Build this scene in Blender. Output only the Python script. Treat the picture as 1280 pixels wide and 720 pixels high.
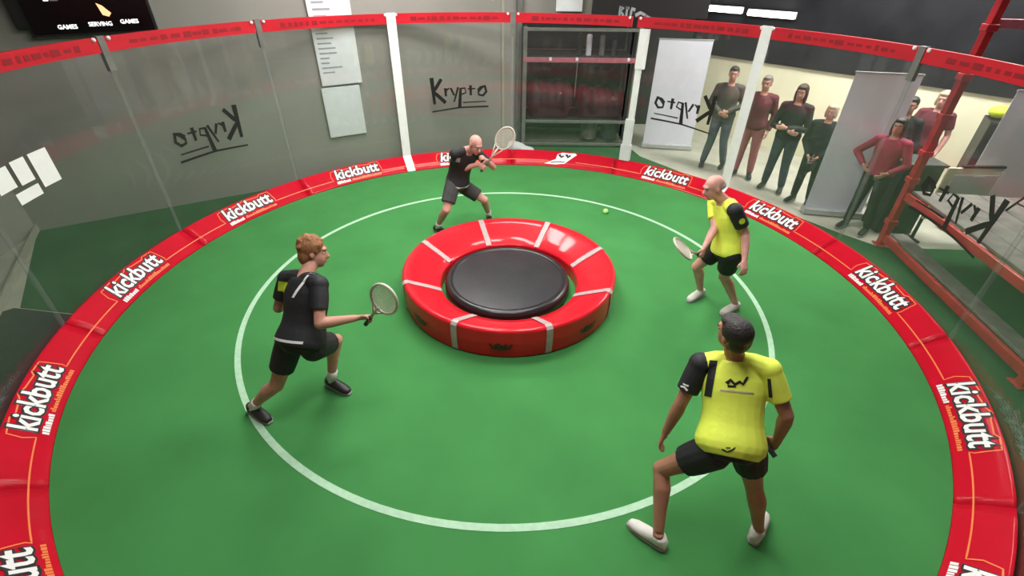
import bpy, bmesh, math, random
from mathutils import Vector, Matrix
from mathutils.bvhtree import BVHTree
random.seed(7)
for o in list(bpy.data.objects): bpy.data.objects.remove(o, do_unlink=True)
SC = bpy.context.scene
COL = SC.collection
V = Vector
PI = math.pi
R_ = math.radians

# ------------------------------------------------------------------ camera
cam_d = bpy.data.cameras.new('camera'); cam = bpy.data.objects.new('camera', cam_d); COL.objects.link(cam)
cam_d.sensor_fit = 'HORIZONTAL'; cam_d.sensor_width = 36.0; cam_d.lens = 598.79 * 36 / 1280
cam_d.clip_start = 0.02; cam_d.clip_end = 100
pitch, roll = 0.60022, 0.01154
fwd = V((0, math.cos(pitch), -math.sin(pitch))); rgt = V((1, 0, 0)); upv = rgt.cross(fwd)
r2 = math.cos(roll) * rgt + math.sin(roll) * upv; u2 = -math.sin(roll) * rgt + math.cos(roll) * upv
M = Matrix((r2, u2, -fwd)).transposed().to_4x4(); M.translation = V((0.0626, -4.7051, 3.2584))
cam.matrix_world = M
SC.camera = cam

# ------------------------------------------------------------------ world, exposure
wd = bpy.data.worlds.new('world'); SC.world = wd; wd.use_nodes = True
bgn = wd.node_tree.nodes['Background']; bgn.inputs[0].default_value = (0.8, 0.85, 0.9, 1); bgn.inputs[1].default_value = 0.25
SC.view_settings.view_transform = 'Standard'; SC.view_settings.look = 'None'
SC.view_settings.gamma = 1; SC.view_settings.use_curve_mapping = False
SC.view_settings.exposure = 0.0
UNSEEN_EMIT = 32.0       # emission of the unseen overhead lamps' diffusers
BATTEN = 20.0

# ------------------------------------------------------------------ materials
MATS = {}
def mat(name, col, rough=0.6, var=0.08, scale=8.0, bump=0.0, bscale=60.0, spec=0.5, metal=0.0, coat=0.0, col2=None, emit=0.0, sheen=0.0):
    if name in MATS: return MATS[name]
    m = bpy.data.materials.new(name); m.use_nodes = True; MATS[name] = m
    nt = m.node_tree; b = nt.nodes['Principled BSDF']
    tc = nt.nodes.new('ShaderNodeTexCoord'); nz = nt.nodes.new('ShaderNodeTexNoise')
    nz.inputs['Scale'].default_value = scale; nz.inputs['Detail'].default_value = 4
    nt.links.new(tc.outputs['Object'], nz.inputs['Vector'])
    rp = nt.nodes.new('ShaderNodeValToRGB'); rp.color_ramp.elements[0].position = 0.3; rp.color_ramp.elements[1].position = 0.7
    c2 = col2 or tuple(c * (1 + var) for c in col)
    c1 = tuple(c * (1 - var) for c in col) if col2 is None else col
    rp.color_ramp.elements[0].color = (*c1, 1); rp.color_ramp.elements[1].color = (*c2, 1)
    nt.links.new(nz.outputs['Fac'], rp.inputs['Fac']); nt.links.new(rp.outputs['Color'], b.inputs['Base Color'])
    b.inputs['Roughness'].default_value = rough; b.inputs['Metallic'].default_value = metal
    b.inputs['Specular IOR Level'].default_value = spec; b.inputs['Coat Weight'].default_value = coat; b.inputs['Coat Roughness'].default_value = 0.08
    if sheen: b.inputs['Sheen Weight'].default_value = sheen
    if bump:
        n2 = nt.nodes.new('ShaderNodeTexNoise'); n2.inputs['Scale'].default_value = bscale; n2.inputs['Detail'].default_value = 3
        nt.links.new(tc.outputs['Object'], n2.inputs['Vector'])
        bp = nt.nodes.new('ShaderNodeBump'); bp.inputs['Strength'].default_value = bump; bp.inputs['Distance'].default_value = 0.01
        nt.links.new(n2.outputs['Fac'], bp.inputs['Height']); nt.links.new(bp.outputs['Normal'], b.inputs['Normal'])
    if emit:
        b.inputs['Emission Color'].default_value = (*col, 1); b.inputs['Emission Strength'].default_value = emit
    return m
def glass_mat(name, tint, refl=0.05, haze=0.0, hazecol=(0.5, 0.5, 0.5)):
    m = bpy.data.materials.new(name); m.use_nodes = True; MATS[name] = m
    nt = m.node_tree; nt.nodes.clear()
    out = nt.nodes.new('ShaderNodeOutputMaterial'); tr = nt.nodes.new('ShaderNodeBsdfTransparent'); gl = nt.nodes.new('ShaderNodeBsdfGlossy')
    gl.inputs['Roughness'].default_value = 0.04
    tr.inputs['Color'].default_value = (*tint, 1)
    lw = nt.nodes.new('ShaderNodeLayerWeight'); pw = nt.nodes.new('ShaderNodeMath'); pw.operation = 'POWER'; pw.inputs[1].default_value = 5
    nt.links.new(lw.outputs['Facing'], pw.inputs[0])
    fr = nt.nodes.new('ShaderNodeMath'); fr.operation = 'MULTIPLY_ADD'; fr.inputs[1].default_value = 0.90; fr.inputs[2].default_value = 0.035
    nt.links.new(pw.outputs[0], fr.inputs[0])
    mx = nt.nodes.new('ShaderNodeMixShader'); nt.links.new(fr.outputs[0], mx.inputs[0])
    df = nt.nodes.new('ShaderNodeBsdfDiffuse'); df.inputs['Color'].default_value = (*hazecol, 1)
    tc = nt.nodes.new('ShaderNodeTexCoord'); nz = nt.nodes.new('ShaderNodeTexNoise'); nz.inputs['Scale'].default_value = 2.5
    nt.links.new(tc.outputs['Object'], nz.inputs['Vector'])
    mr = nt.nodes.new('ShaderNodeMapRange'); mr.inputs['To Min'].default_value = haze * 0.5; mr.inputs['To Max'].default_value = haze * 1.5
    nt.links.new(nz.outputs['Fac'], mr.inputs['Value'])
    m2 = nt.nodes.new('ShaderNodeMixShader'); nt.links.new(mr.outputs[0], m2.inputs[0])
    nt.links.new(tr.outputs[0], m2.inputs[1]); nt.links.new(df.outputs[0], m2.inputs[2])
    nt.links.new(m2.outputs[0], mx.inputs[1]); nt.links.new(gl.outputs[0], mx.inputs[2])
    nt.links.new(mx.outputs[0], out.inputs['Surface'])
    return m

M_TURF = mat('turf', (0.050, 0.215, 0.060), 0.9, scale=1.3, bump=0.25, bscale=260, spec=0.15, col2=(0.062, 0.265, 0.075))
M_TURFO = mat('shaded_turf', (0.022, 0.085, 0.030), 0.9, scale=1.3, bump=0.25, bscale=260, spec=0.15, col2=(0.034, 0.120, 0.044))  # court turf again, darker: shade outside the glass put into the colour
M_LINE = mat('line_paint', (0.42, 0.66, 0.46), 0.8, scale=20)
M_RED = mat('red_vinyl', (0.54, 0.006, 0.022), 0.40, var=0.05, scale=3, bump=0.10, bscale=7, spec=0.05, coat=0.16)
M_REDDISC = mat('red_disc_vinyl', (0.66, 0.012, 0.024), 0.38, var=0.04, scale=3, bump=0.04, bscale=8, spec=0.12, coat=0.45)
M_REDBAND = mat('red_band', (0.55, 0.008, 0.022), 0.4, var=0.12, scale=2.2)
M_DKRED = mat('dark_red_print', (0.27, 0.005, 0.012), 0.5)
M_WHITE = mat('white_paint', (0.85, 0.85, 0.86), 0.45, var=0.03)
M_PRINTW = mat('white_print', (0.88, 0.88, 0.88), 0.4, var=0.02)
M_PRINTK = mat('black_print', (0.012, 0.012, 0.014), 0.4)
M_ORANGE = mat('orange_print', (0.90, 0.22, 0.06), 0.45, var=0.05)
M_SEAM = mat('pale_tape', (0.46, 0.36, 0.36), 0.4, var=0.1, scale=30)
M_BLACKMAT = mat('black_rubber', (0.022, 0.023, 0.026), 0.42, var=0.2, scale=5, bump=0.1, bscale=25)
M_BLACKRIM = mat('black_rim', (0.016, 0.016, 0.018), 0.3)
M_GLASS = glass_mat('court_glass', (0.965, 0.975, 0.97), haze=0.03, hazecol=(0.45, 0.45, 0.43))
M_CLEAR = glass_mat('clear_joint', (0.92, 0.94, 0.93), haze=0.10, hazecol=(0.55, 0.58, 0.56))
M_WALLG = mat('grey_wall', (0.275, 0.262, 0.240), 0.85, var=0.06, scale=1.2, bump=0.05, bscale=40)
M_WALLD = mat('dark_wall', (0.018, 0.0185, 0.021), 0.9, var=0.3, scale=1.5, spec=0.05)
M_CREAM = mat('cream_wall', (0.80, 0.77, 0.56), 0.75, var=0.05, scale=1.4)
M_CONC = mat('concrete_floor', (0.42, 0.41, 0.34), 0.6, var=0.12, scale=2.5, bump=0.05)
M_CEIL = mat('ceiling_paint', (0.35, 0.36, 0.36), 0.9)
M_PANELW = mat('white_banner', (0.66, 0.66, 0.74), 0.5, var=0.03, scale=3)
M_PAPER = mat('white_paper', (0.72, 0.73, 0.76), 0.6, var=0.04)
M_GREYTXT = mat('grey_text', (0.30, 0.31, 0.34), 0.6)
M_BLACK = mat('black_plastic', (0.010, 0.010, 0.011), 0.45)
M_SCREEN = mat('screen', (0.004, 0.002, 0.003), 0.2)
M_SCRTXT = mat('screen_text', (0.9, 0.9, 0.92), 0.5, emit=1.2, var=0.02)
M_SCRFL = mat('screen_flame', (0.95, 0.45, 0.22), 0.5, emit=1.4, var=0.25, scale=30)
M_PINK = mat('faded_red_steel', (0.40, 0.10, 0.14), 0.5, var=0.2, scale=10)
M_GREYMET = mat('grey_steel', (0.20, 0.20, 0.19), 0.45, metal=0.4, var=0.15)
M_MAROON = mat('maroon_tarp', (0.026, 0.007, 0.010), 0.7, var=0.4, scale=3, bump=0.4, bscale=9)
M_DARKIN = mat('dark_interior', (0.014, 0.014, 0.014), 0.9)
M_STEELRED = mat('red_steel', (0.42, 0.014, 0.022), 0.42, var=0.25, scale=9)
M_BOARD = mat('worn_board', (0.16, 0.142, 0.128), 0.7, var=0.3, scale=6, bump=0.2, bscale=30)
M_NEON = mat('hivis', (0.62, 0.78, 0.04), 0.6, var=0.15)
M_LAMP = mat('lamp_diffuser', (1.0, 0.98, 0.94), 0.5, emit=UNSEEN_EMIT, var=0.0)
M_BATT = mat('lamp_tube', (1.0, 0.97, 0.90), 0.5, emit=BATTEN, var=0.0)
M_ALU = mat('aluminium', (0.55, 0.56, 0.57), 0.35, metal=0.6)
M_TANBASE = mat('skirting', (0.36, 0.34, 0.28), 0.7)
# people
M_SKIN = mat('skin', (0.52, 0.26, 0.19), 0.55, var=0.08, scale=14, spec=0.4)
M_SKINT = mat('skin_tan', (0.40, 0.19, 0.12), 0.55, var=0.08, scale=14, spec=0.4)
M_SKINP = mat('skin_pink', (0.62, 0.32, 0.27), 0.5, var=0.1, scale=14, spec=0.4)
M_HAIRR = mat('auburn_hair', (0.28, 0.115, 0.045), 0.6, var=0.35, scale=40, bump=0.7, bscale=90)
M_HAIRK = mat('black_hair', (0.022, 0.018, 0.018), 0.55, var=0.3, scale=40, bump=0.6, bscale=90)
M_HAIRB = mat('brown_hair', (0.05, 0.028, 0.018), 0.55, var=0.3, scale=40, bump=0.6, bscale=90)
M_HAIRL = mat('blond_hair', (0.50, 0.40, 0.26), 0.6, var=0.25, scale=40, bump=0.6, bscale=90)
M_HAIRG = mat('grey_hair', (0.20, 0.17, 0.155), 0.6, var=0.2, scale=40, bump=0.4, bscale=90)
M_YEL = mat('yellow_jersey', (0.80, 0.93, 0.10), 0.75, var=0.05, scale=8, bump=0.35, bscale=14)
M_BLKJ = mat('black_jersey', (0.014, 0.015, 0.018), 0.7, var=0.2, scale=6, bump=0.35, bscale=14)
M_BLKS = mat('black_shorts', (0.012, 0.012, 0.014), 0.7, var=0.2, scale=6, bump=0.4, bscale=14)
M_GRYS = mat('charcoal_shorts', (0.05, 0.052, 0.05), 0.75, var=0.25, scale=10, bump=0.4, bscale=14)
M_SHOEW = mat('white_shoe', (0.66, 0.64, 0.60), 0.6)
M_SHOEK = mat('black_shoe', (0.018, 0.018, 0.018), 0.5)
M_SOLE = mat('shoe_sole', (0.30, 0.30, 0.30), 0.7)
M_SOCK = mat('white_sock', (0.72, 0.70, 0.68), 0.9)
M_OLIVE = mat('olive_jacket', (0.075, 0.068, 0.055), 0.85, var=0.2, bump=0.35, bscale=14)
M_JEANS = mat('blue_grey_jeans', (0.085, 0.10, 0.13), 0.85, var=0.25, scale=8, bump=0.3, bscale=16)
M_JEANSD = mat('dark_jeans', (0.035, 0.045, 0.065), 0.85, var=0.3, scale=8, bump=0.3, bscale=16)
M_BLKT = mat('black_cloth', (0.014, 0.014, 0.015), 0.85, var=0.2, bump=0.3, bscale=14)
M_WINE = mat('wine_top', (0.115, 0.016, 0.026), 0.85, var=0.15, bump=0.3, bscale=14)
M_ROSE = mat('rose_trousers', (0.36, 0.105, 0.12), 0.85, var=0.12, bump=0.3, bscale=14)
M_CRIM = mat('crimson_jersey', (0.30, 0.022, 0.060), 0.8, var=0.15, bump=0.3, bscale=14)
M_EYE = mat('eye_white', (0.45, 0.42, 0.40), 0.5, var=0.01)
M_IRIS = mat('iris', (0.03, 0.02, 0.015), 0.25)
M_LIP = mat('lips', (0.42, 0.13, 0.11), 0.5)
M_FRAME = mat('racket_frame', (0.60, 0.54, 0.46), 0.4)
M_STRING = mat('racket_string', (0.62, 0.58, 0.50), 0.5)
M_GRIP = mat('racket_grip', (0.05, 0.05, 0.05), 0.8)
M_BALL = mat('ball', (0.55, 0.85, 0.25), 0.7, bump=0.3, bscale=200)

# ------------------------------------------------------------------ helpers
def tag(o, label=None, cat=None, group=None, kind=None):
    if label: o['label'] = label
    if cat: o['category'] = cat
    if group: o['group'] = group
    if kind: o['kind'] = kind
    return o
def empty(name, loc, label, cat, group=None):
    o = bpy.data.objects.new(name, None); COL.objects.link(o); o.location = loc; o.empty_display_size = 0.1
    return tag(o, label, cat, group)
def link(name, me, m, parent=None, smooth=False, recalc=False):
    if recalc:
        b = bmesh.new(); b.from_mesh(me); bmesh.ops.recalc_face_normals(b, faces=b.faces); b.to_mesh(me); b.free()
    o = bpy.data.objects.new(name, me); COL.objects.link(o)
    if m: me.materials.append(m)
    if smooth:
        for p in me.polygons: p.use_smooth = True
    if parent:
        o.parent = parent
        wl = V((0, 0, 0)); q = parent
        while q: wl += q.location; q = q.parent
        o.location = -wl
    return o
def from_bm(name, bm, m, parent=None, smooth=False):
    bmesh.ops.recalc_face_normals(bm, faces=bm.faces)
    me = bpy.data.meshes.new(name); bm.to_mesh(me); bm.free()
    return link(name, me, m, parent, smooth)
def pd(name, vs, fs, m, parent=None, smooth=False):
    me = bpy.data.meshes.new(name); me.from_pydata([tuple(v) for v in vs], [], fs); me.update()
    return link(name, me, m, parent, smooth, recalc=True)
def add_box(bm, c, s, rot=None, bev=0.0):
    r = bmesh.ops.create_cube(bm, size=1.0)
    mx = Matrix.Translation(c) @ (rot.to_4x4() if rot else Matrix.Identity(4)) @ Matrix.Diagonal((*s, 1))
    bmesh.ops.transform(bm, matrix=mx, verts=r['verts'])
    if bev:
        es = list({e for v in r['verts'] for e in v.link_edges})
        bmesh.ops.bevel(bm, geom=es, offset=bev, segments=2, affect='EDGES', profile=0.5)
def rz(deg): return Matrix.Rotation(R_(deg), 3, 'Z')
def basis(x, y, z): return Matrix((x, y, z)).transposed()
def frame_of(d):
    d = d.normalized(); a = V((0, 0, 1)) if abs(d.z) < 0.9 else V((1, 0, 0))
    x = a.cross(d).normalized(); return x, d.cross(x).normalized()
def loft(bm, secs, n=16):
    """secs: (center, X, Y, rx, ry); closed solid with capped ends"""
    rings = []
    for c, X, Y, rx, ry in secs:
        rings.append([bm.verts.new(c + X * (rx * math.cos(2 * PI * i / n)) + Y * (ry * math.sin(2 * PI * i / n))) for i in range(n)])
    for a, b in zip(rings, rings[1:]):
        for i in range(n): bm.faces.new((a[i], a[(i + 1) % n], b[(i + 1) % n], b[i]))
    bm.faces.new(list(reversed(rings[0]))); bm.faces.new(rings[-1])
def tube(bm, pts, rad, n=10):
    """polyline tube with radii list"""
    pts = [V(p) for p in pts]; secs = []
    if not isinstance(rad, (list, tuple)): rad = [rad] * len(pts)
    x = None
    for i, p in enumerate(pts):
        d = (pts[min(i + 1, len(pts) - 1)] - pts[max(i - 1, 0)]).normalized()
        if x is None: x, y = frame_of(d)
        else:
            x = (x - d * x.dot(d)).normalized(); y = d.cross(x)
        secs.append((p, x.copy(), y.copy(), rad[i], rad[i]))
    loft(bm, secs, n)
def ell(bm, c, B, r, seg=18, rings=12):
    """ellipsoid; B = 3x3 basis matrix (columns)"""
    q = bmesh.ops.create_uvsphere(bm, u_segments=seg, v_segments=rings, radius=1.0)
    bmesh.ops.transform(bm, matrix=Matrix.Translation(c) @ B.to_4x4() @ Matrix.Diagonal((*r, 1)), verts=q['verts'])
def voxel(name, bm, m, parent, vox=0.009, it=4):
    bmesh.ops.recalc_face_normals(bm, faces=bm.faces)
    me = bpy.data.meshes.new('tmp'); bm.to_mesh(me); bm.free()
    t = bpy.data.objects.new('tmp', me); COL.objects.link(t)
    rm = t.modifiers.new('r', 'REMESH'); rm.mode = 'VOXEL'; rm.voxel_size = vox
    sm = t.modifiers.new('s', 'SMOOTH'); sm.factor = 0.5; sm.iterations = it
    dg = bpy.context.evaluated_depsgraph_get(); ev = t.evaluated_get(dg)
    nm = bpy.data.meshes.new_from_object(ev, depsgraph=dg); nm.name = name
    bpy.data.objects.remove(t, do_unlink=True); bpy.data.meshes.remove(me)
    nm.materials.clear()
    return link(name, nm, m, parent, True)
def text2d(s, size=1.0, offset=0.0, shear=0.0, res=2):
    c = bpy.data.curves.new('t', 'FONT'); c.body = s; c.size = size; c.offset = offset; c.shear = shear; c.resolution_u = res
    c.align_x = 'CENTER'; c.align_y = 'CENTER'; c.fill_mode = 'FRONT'
    o = bpy.data.objects.new('t', c); COL.objects.link(o)
    dg = bpy.context.evaluated_depsgraph_get(); me = bpy.data.meshes.new_from_object(o.evaluated_get(dg), depsgraph=dg)
    vs = [(v.co.x, v.co.y) for v in me.vertices]; fs = [tuple(p.vertices) for p in me.polygons]
    bpy.data.objects.remove(o, do_unlink=True); bpy.data.curves.remove(c); bpy.data.meshes.remove(me)
    return vs, fs
def stroke2d(lines):
    """lines: list of (pts, width0, width1) -> ribbon polygons"""
    vs, fs = [], []
    for pts, w0, w1 in lines:
        P = [V((*p, 0)) for p in pts]
        # resample
        Q = []
        for a, b in zip(P, P[1:]):
            k = max(1, int((b - a).length / 0.35))
            Q += [a.lerp(b, i / k) for i in range(k)]
        Q.append(P[-1]); n0 = len(vs); N = len(Q)
        for i, p in enumerate(Q):
            d = (Q[min(i + 1, N - 1)] - Q[max(i - 1, 0)]).normalized(); nn = V((-d.y, d.x, 0))
            t = i / (N - 1); w = (w0 * (1 - t) + w1 * t) / 2
            vs += [(p.x + nn.x * w, p.y + nn.y * w), (p.x - nn.x * w, p.y - nn.y * w)]
        for i in range(N - 1):
            a = n0 + 2 * i; fs.append((a, a + 1, a + 3, a + 2))
    return vs, fs
def flat(name, vf, fn, m, parent=None):
    vs, fs = vf
    me = bpy.data.meshes.new(name); me.from_pydata([tuple(fn(*v)) for v in vs], [], fs); me.update()
    return link(name, me, m, parent)
def rect2d(x0, y0, x1, y1, n=1):
    vs, fs = [], []
    for i in range(n + 1):
        x = x0 + (x1 - x0) * i / n; vs += [(x, y0), (x, y1)]
    for i in range(n): fs.append((2 * i, 2 * i + 2, 2 * i + 3, 2 * i + 1))
    return vs, fs
def merge2d(*L):
    vs, fs = [], []
    for a, b in L:
        n = len(vs); vs += a; fs += [tuple(i + n for i in f) for f in b]
    return vs, fs

# ------------------------------------------------------------------ dimensions of the court
RI, RO, HS, HT, HB = 4.260, 4.530, 0.2194, 2.534, 2.386
STEP = 360 / 14; AZ0 = 12.5
def cylp(az, r, z): return V((r * math.cos(R_(az)), r * math.sin(R_(az)), z))

# ------------------------------------------------------------------ setting
def slab(name, pts, z0, z1, m, label=None):
    n = len(pts); vs = [V((*p, z0)) for p in pts] + [V((*p, z1)) for p in pts]
    fs = [tuple(range(n)), tuple(range(n, 2 * n))] + [(i, (i + 1) % n, n + (i + 1) % n, n + i) for i in range(n)]
    o = pd(name, vs, fs, m); return tag(o, label, kind='structure')
slab('floor', [(-14, -10), (14, -10), (14, 12), (-14, 12)], -0.2, -0.008, M_CONC, 'pale concrete floor around the court')
e1 = V((math.cos(R_(31)), math.sin(R_(31)), 0)); e2 = V((math.sin(R_(31)), -math.cos(R_(31)), 0)); nA = V((-math.sin(R_(31)), math.cos(R_(31)), 0))
K = V((-6.734, 1.366, 0)); A1 = K + e1 * 8.05
slab('floor_surround', [(K.x, K.y), (A1.x, A1.y), (A1.x, 5.75), (2.45, 5.75), (2.63, 4.85), (4.85, 1.61), (5.2, 1.18), (9, 1.0), (9, -9), (-4.6, -9), (-4.6, -0.56), (-5.44, -0.44)], -0.2, -0.004, M_TURFO, 'shade-toned green turf outside the glass ring')
tf = slab('floor_turf', [(4.40 * math.cos(2 * PI * i / 96), 4.40 * math.sin(2 * PI * i / 96)) for i in range(96)], -0.2, 0.0, M_TURF, 'green turf inside the round court')
vs, fs = [], []
for i in range(145):
    a = 2 * PI * i / 144
    for r in (2.872, 2.928): vs.append(V((r * math.cos(a), r * math.sin(a), 0.003)))
for i in range(144): fs.append((2 * i, 2 * i + 1, 2 * i + 3, 2 * i + 2))
pd('painted_circle', vs, fs, M_LINE, tf)
slab('floor_mat', [(-5.5, -0.45), (-4.62, -0.58), (-4.2, -2.4), (-3.0, -4.4), (-6.0, -4.6), (-7.5, -2.5)], -0.2, -0.001, M_BLACKMAT, 'black rubber mat beside the turf')

def wall(name, a, b, z0, z1, m, th=0.15, label=None):
    a, b = V((*a, 0)), V((*b, 0)); d = (b - a).normalized(); n = V((-d.y, d.x, 0)) * th
    pts = [a, b, b + n, a + n]
    vs = [p + V((0, 0, z0)) for p in pts] + [p + V((0, 0, z1)) for p in pts]
    o = pd(name, vs, [(0, 1, 2, 3), (4, 5, 6, 7), (0, 1, 5, 4), (1, 2, 6, 5), (2, 3, 7, 6), (3, 0, 4, 7)], m)
    return tag(o, label, kind='structure')
HC = 6.0
KL = K + e2 * 9
wall('wall_back', (K.x, K.y), (A1.x, A1.y), -0.05, HC, M_WALLG, label='plain grey wall behind the glass ring')
wall('wall_left', (KL.x - 3, KL.y - 4), (K.x, K.y), -0.05, HC, M_WALLG, label='grey side wall')
wall('wall_recess_side', (A1.x, A1.y), (A1.x, 7.2), -0.05, HC, M_WALLG)
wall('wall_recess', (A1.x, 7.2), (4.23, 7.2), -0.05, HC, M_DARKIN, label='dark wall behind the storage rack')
dC = V((math.cos(R_(-49.34)), math.sin(R_(-49.34)), 0)); C0 = V((4.05, 7.14, 0)); C1 = C0 + dC * 13
wall('wall_right', (C0.x, C0.y), (C1.x, C1.y), -0.05, 1.6, M_CREAM, label='cream wall behind the spectators')
nC = V((-dC.y, dC.x, 0))
wall('wall_right_upper', (C0.x - nC.x * 0.04, C0.y - nC.y * 0.04), (C1.x - nC.x * 0.04, C1.y - nC.y * 0.04), 1.6, HC, M_WALLD, th=0.19, label='dark upper wall above the cream wall')
wall('wall_front', (13, -9.5), (-12, -9.5), -0.05, HC, M_WALLG)
wall('wall_far_right', (C1.x, C1.y), (13, -9.5), -0.05, HC, M_WALLG)
slab('ceiling', [(-14, -10), (14, -10), (14, 12), (-14, 12)], HC, HC + 0.15, M_CEIL)
# seam trim near the end of the grey wall, skirting board on the left wall
bm = bmesh.new(); q = K + e1 * 7.66; add_box(bm, q - nA * 0.012 + V((0, 0, 1.45)), (0.05, 0.024, 2.9), rz(31)); tag(from_bm('trim_1', bm, M_TANBASE), kind='structure')
bm = bmesh.new(); q = K + e1 * 8.00; add_box(bm, q - nA * 0.03 + V((0, 0, 1.5)), (0.10, 0.06, 3.0), rz(31)); tag(from_bm('trim_2', bm, M_GREYMET), kind='structure')
bm = bmesh.new(); add_box(bm, K + e2 * 3 + e1 * 0.02 + V((0, 0, 0.05)), (0.02, 6, 0.10), Matrix((e1, e2, V((0, 0, -1)))).transposed()); tag(from_bm('baseboard_left', bm, M_TANBASE), kind='structure')

# ------------------------------------------------------------------ unseen overhead lamps, most added to brighten court and spectators
def unseen_lamp(x, y, z, rot, L=1.8, w=0.5, label='long unseen lamp placed overhead to light the hall'):
    t = empty('unseen_lamp', (x, y, z), label, 'lamp', 'unseen overhead lamps')
    m = rz(rot); bm = bmesh.new(); add_box(bm, V((x, y, z + 0.05)), (L + .06, w + .06, 0.08), m, 0.01); from_bm('housing', bm, M_WHITE, t)
    bm = bmesh.new(); add_box(bm, V((x, y, z)), (L, w, 0.03), m); from_bm('diffuser', bm, M_LAMP, t)
    for s in (-1, 1):
        bm = bmesh.new(); q = V((x, y, 0)) + m @ V((s * L * .4, 0, 0)); tube(bm, [q + V((0, 0, z + .09)), q + V((0, 0, HC))], 0.006, 6); from_bm('hanger', bm, M_ALU, t)
for x, y, z, a, L, w in [(-0.75, 2.6, 4.7, 31, 1.8, .5), (-0.9, 0.2, 4.7, 31, 1.8, .5), (1.2, 0.4, 4.7, 31, 1.8, .5), (-0.8, -2.1, 4.7, 31, 1.3, .5), (0.9, -2.0, 4.7, 31, 1.2, .5), (-1.9, 2.7, 4.7, 31, 1.8, .5), (4.5, 4.0, 4.5, -49, 1.6, .5), (5.8, 2.7, 4.5, -49, 2.4, 1.2), (6.9, 1.3, 4.5, -49, 1.6, .5)]:  # first placed from the disc highlight; the rest added to brighten floor and spectators
    unseen_lamp(x, y, z, a, L, w)

# ------------------------------------------------------------------ glass panels
KRY = [([(0.25, 2.6), (0.38, 0.0)], .34, .22), ([(1.25, 2.45), (0.36, 1.25), (1.55, 0.1)], .26, .30),
       ([(1.6, 1.55), (1.62, 0.75)], .24, .18), ([(1.62, 1.25), (2.0, 1.55)], .16, .1),
       ([(2.15, 1.55), (2.5, 0.8)], .18, .15), ([(2.95, 1.6), (2.45, 0.15)], .18, .12),
       ([(3.2, 1.5), (3.0, -0.5)], .2, .3), ([(3.2, 1.45), (3.65, 1.5), (3.75, 1.05), (3.2, .85)], .14, .12),
       ([(4.25, 1.75), (4.25, 0.75)], .24, .18), ([(3.95, 1.4), (4.75, 1.42)], .12, .1),
       ([(5.05, 1.2), (5.1, .8), (5.55, .72), (5.9, 1.1), (5.75, 1.65), (5.35, 1.5), (5.05, 1.2)], .14, .3),
       ([(0.05, -0.75), (3.0, -0.45), (6.1, -0.4)], .1, .14), ([(3.4, 0.05), (5.85, 0.12)], .1, .08)]
KRY = [([(x - 3.05, y - 1.0) for x, y in p], a * 1.25, b * 1.25) for p, a, b in KRY]
INFO = {0: ('mirrored', 'clear court panel with mirrored ink logo beside red steel frame'), 1: ('plain', 'clear court panel in front of women spectators'),
        2: ('mirrored', 'clear court panel with mirrored ink logo before white roll-up banner'), 3: ('plain', 'clear court panel in front of dark storage rack'),
        4: ('read', 'clear court panel with readable black brush logo and underline'), 5: ('plain', 'clear court panel before tall white wall notices'),
        6: ('mirrored', 'clear court panel with mirrored ink logo near the black scoreboard'), 7: ('tiles', 'clear court panel with white block sticker')}
def arc_sheet(name, az_a, az_b, r0, r1, z0, z1, m, parent, n=12):
    vs, fs = [], []
    for i in range(n + 1):
        a = az_a + (az_b - az_a) * i / n
        vs += [cylp(a, r0, z0), cylp(a, r0, z1), cylp(a, r1, z1), cylp(a, r1, z0)]
    for i in range(n):
        b = 4 * i
        for k in range(4): fs.append((b + k, b + (k + 1) % 4, b + 4 + (k + 1) % 4, b + 4 + k))
    fs += [(0, 1, 2, 3), (4 * n, 4 * n + 1, 4 * n + 2, 4 * n + 3)]
    return pd(name, vs, fs, m, parent, False)
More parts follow.
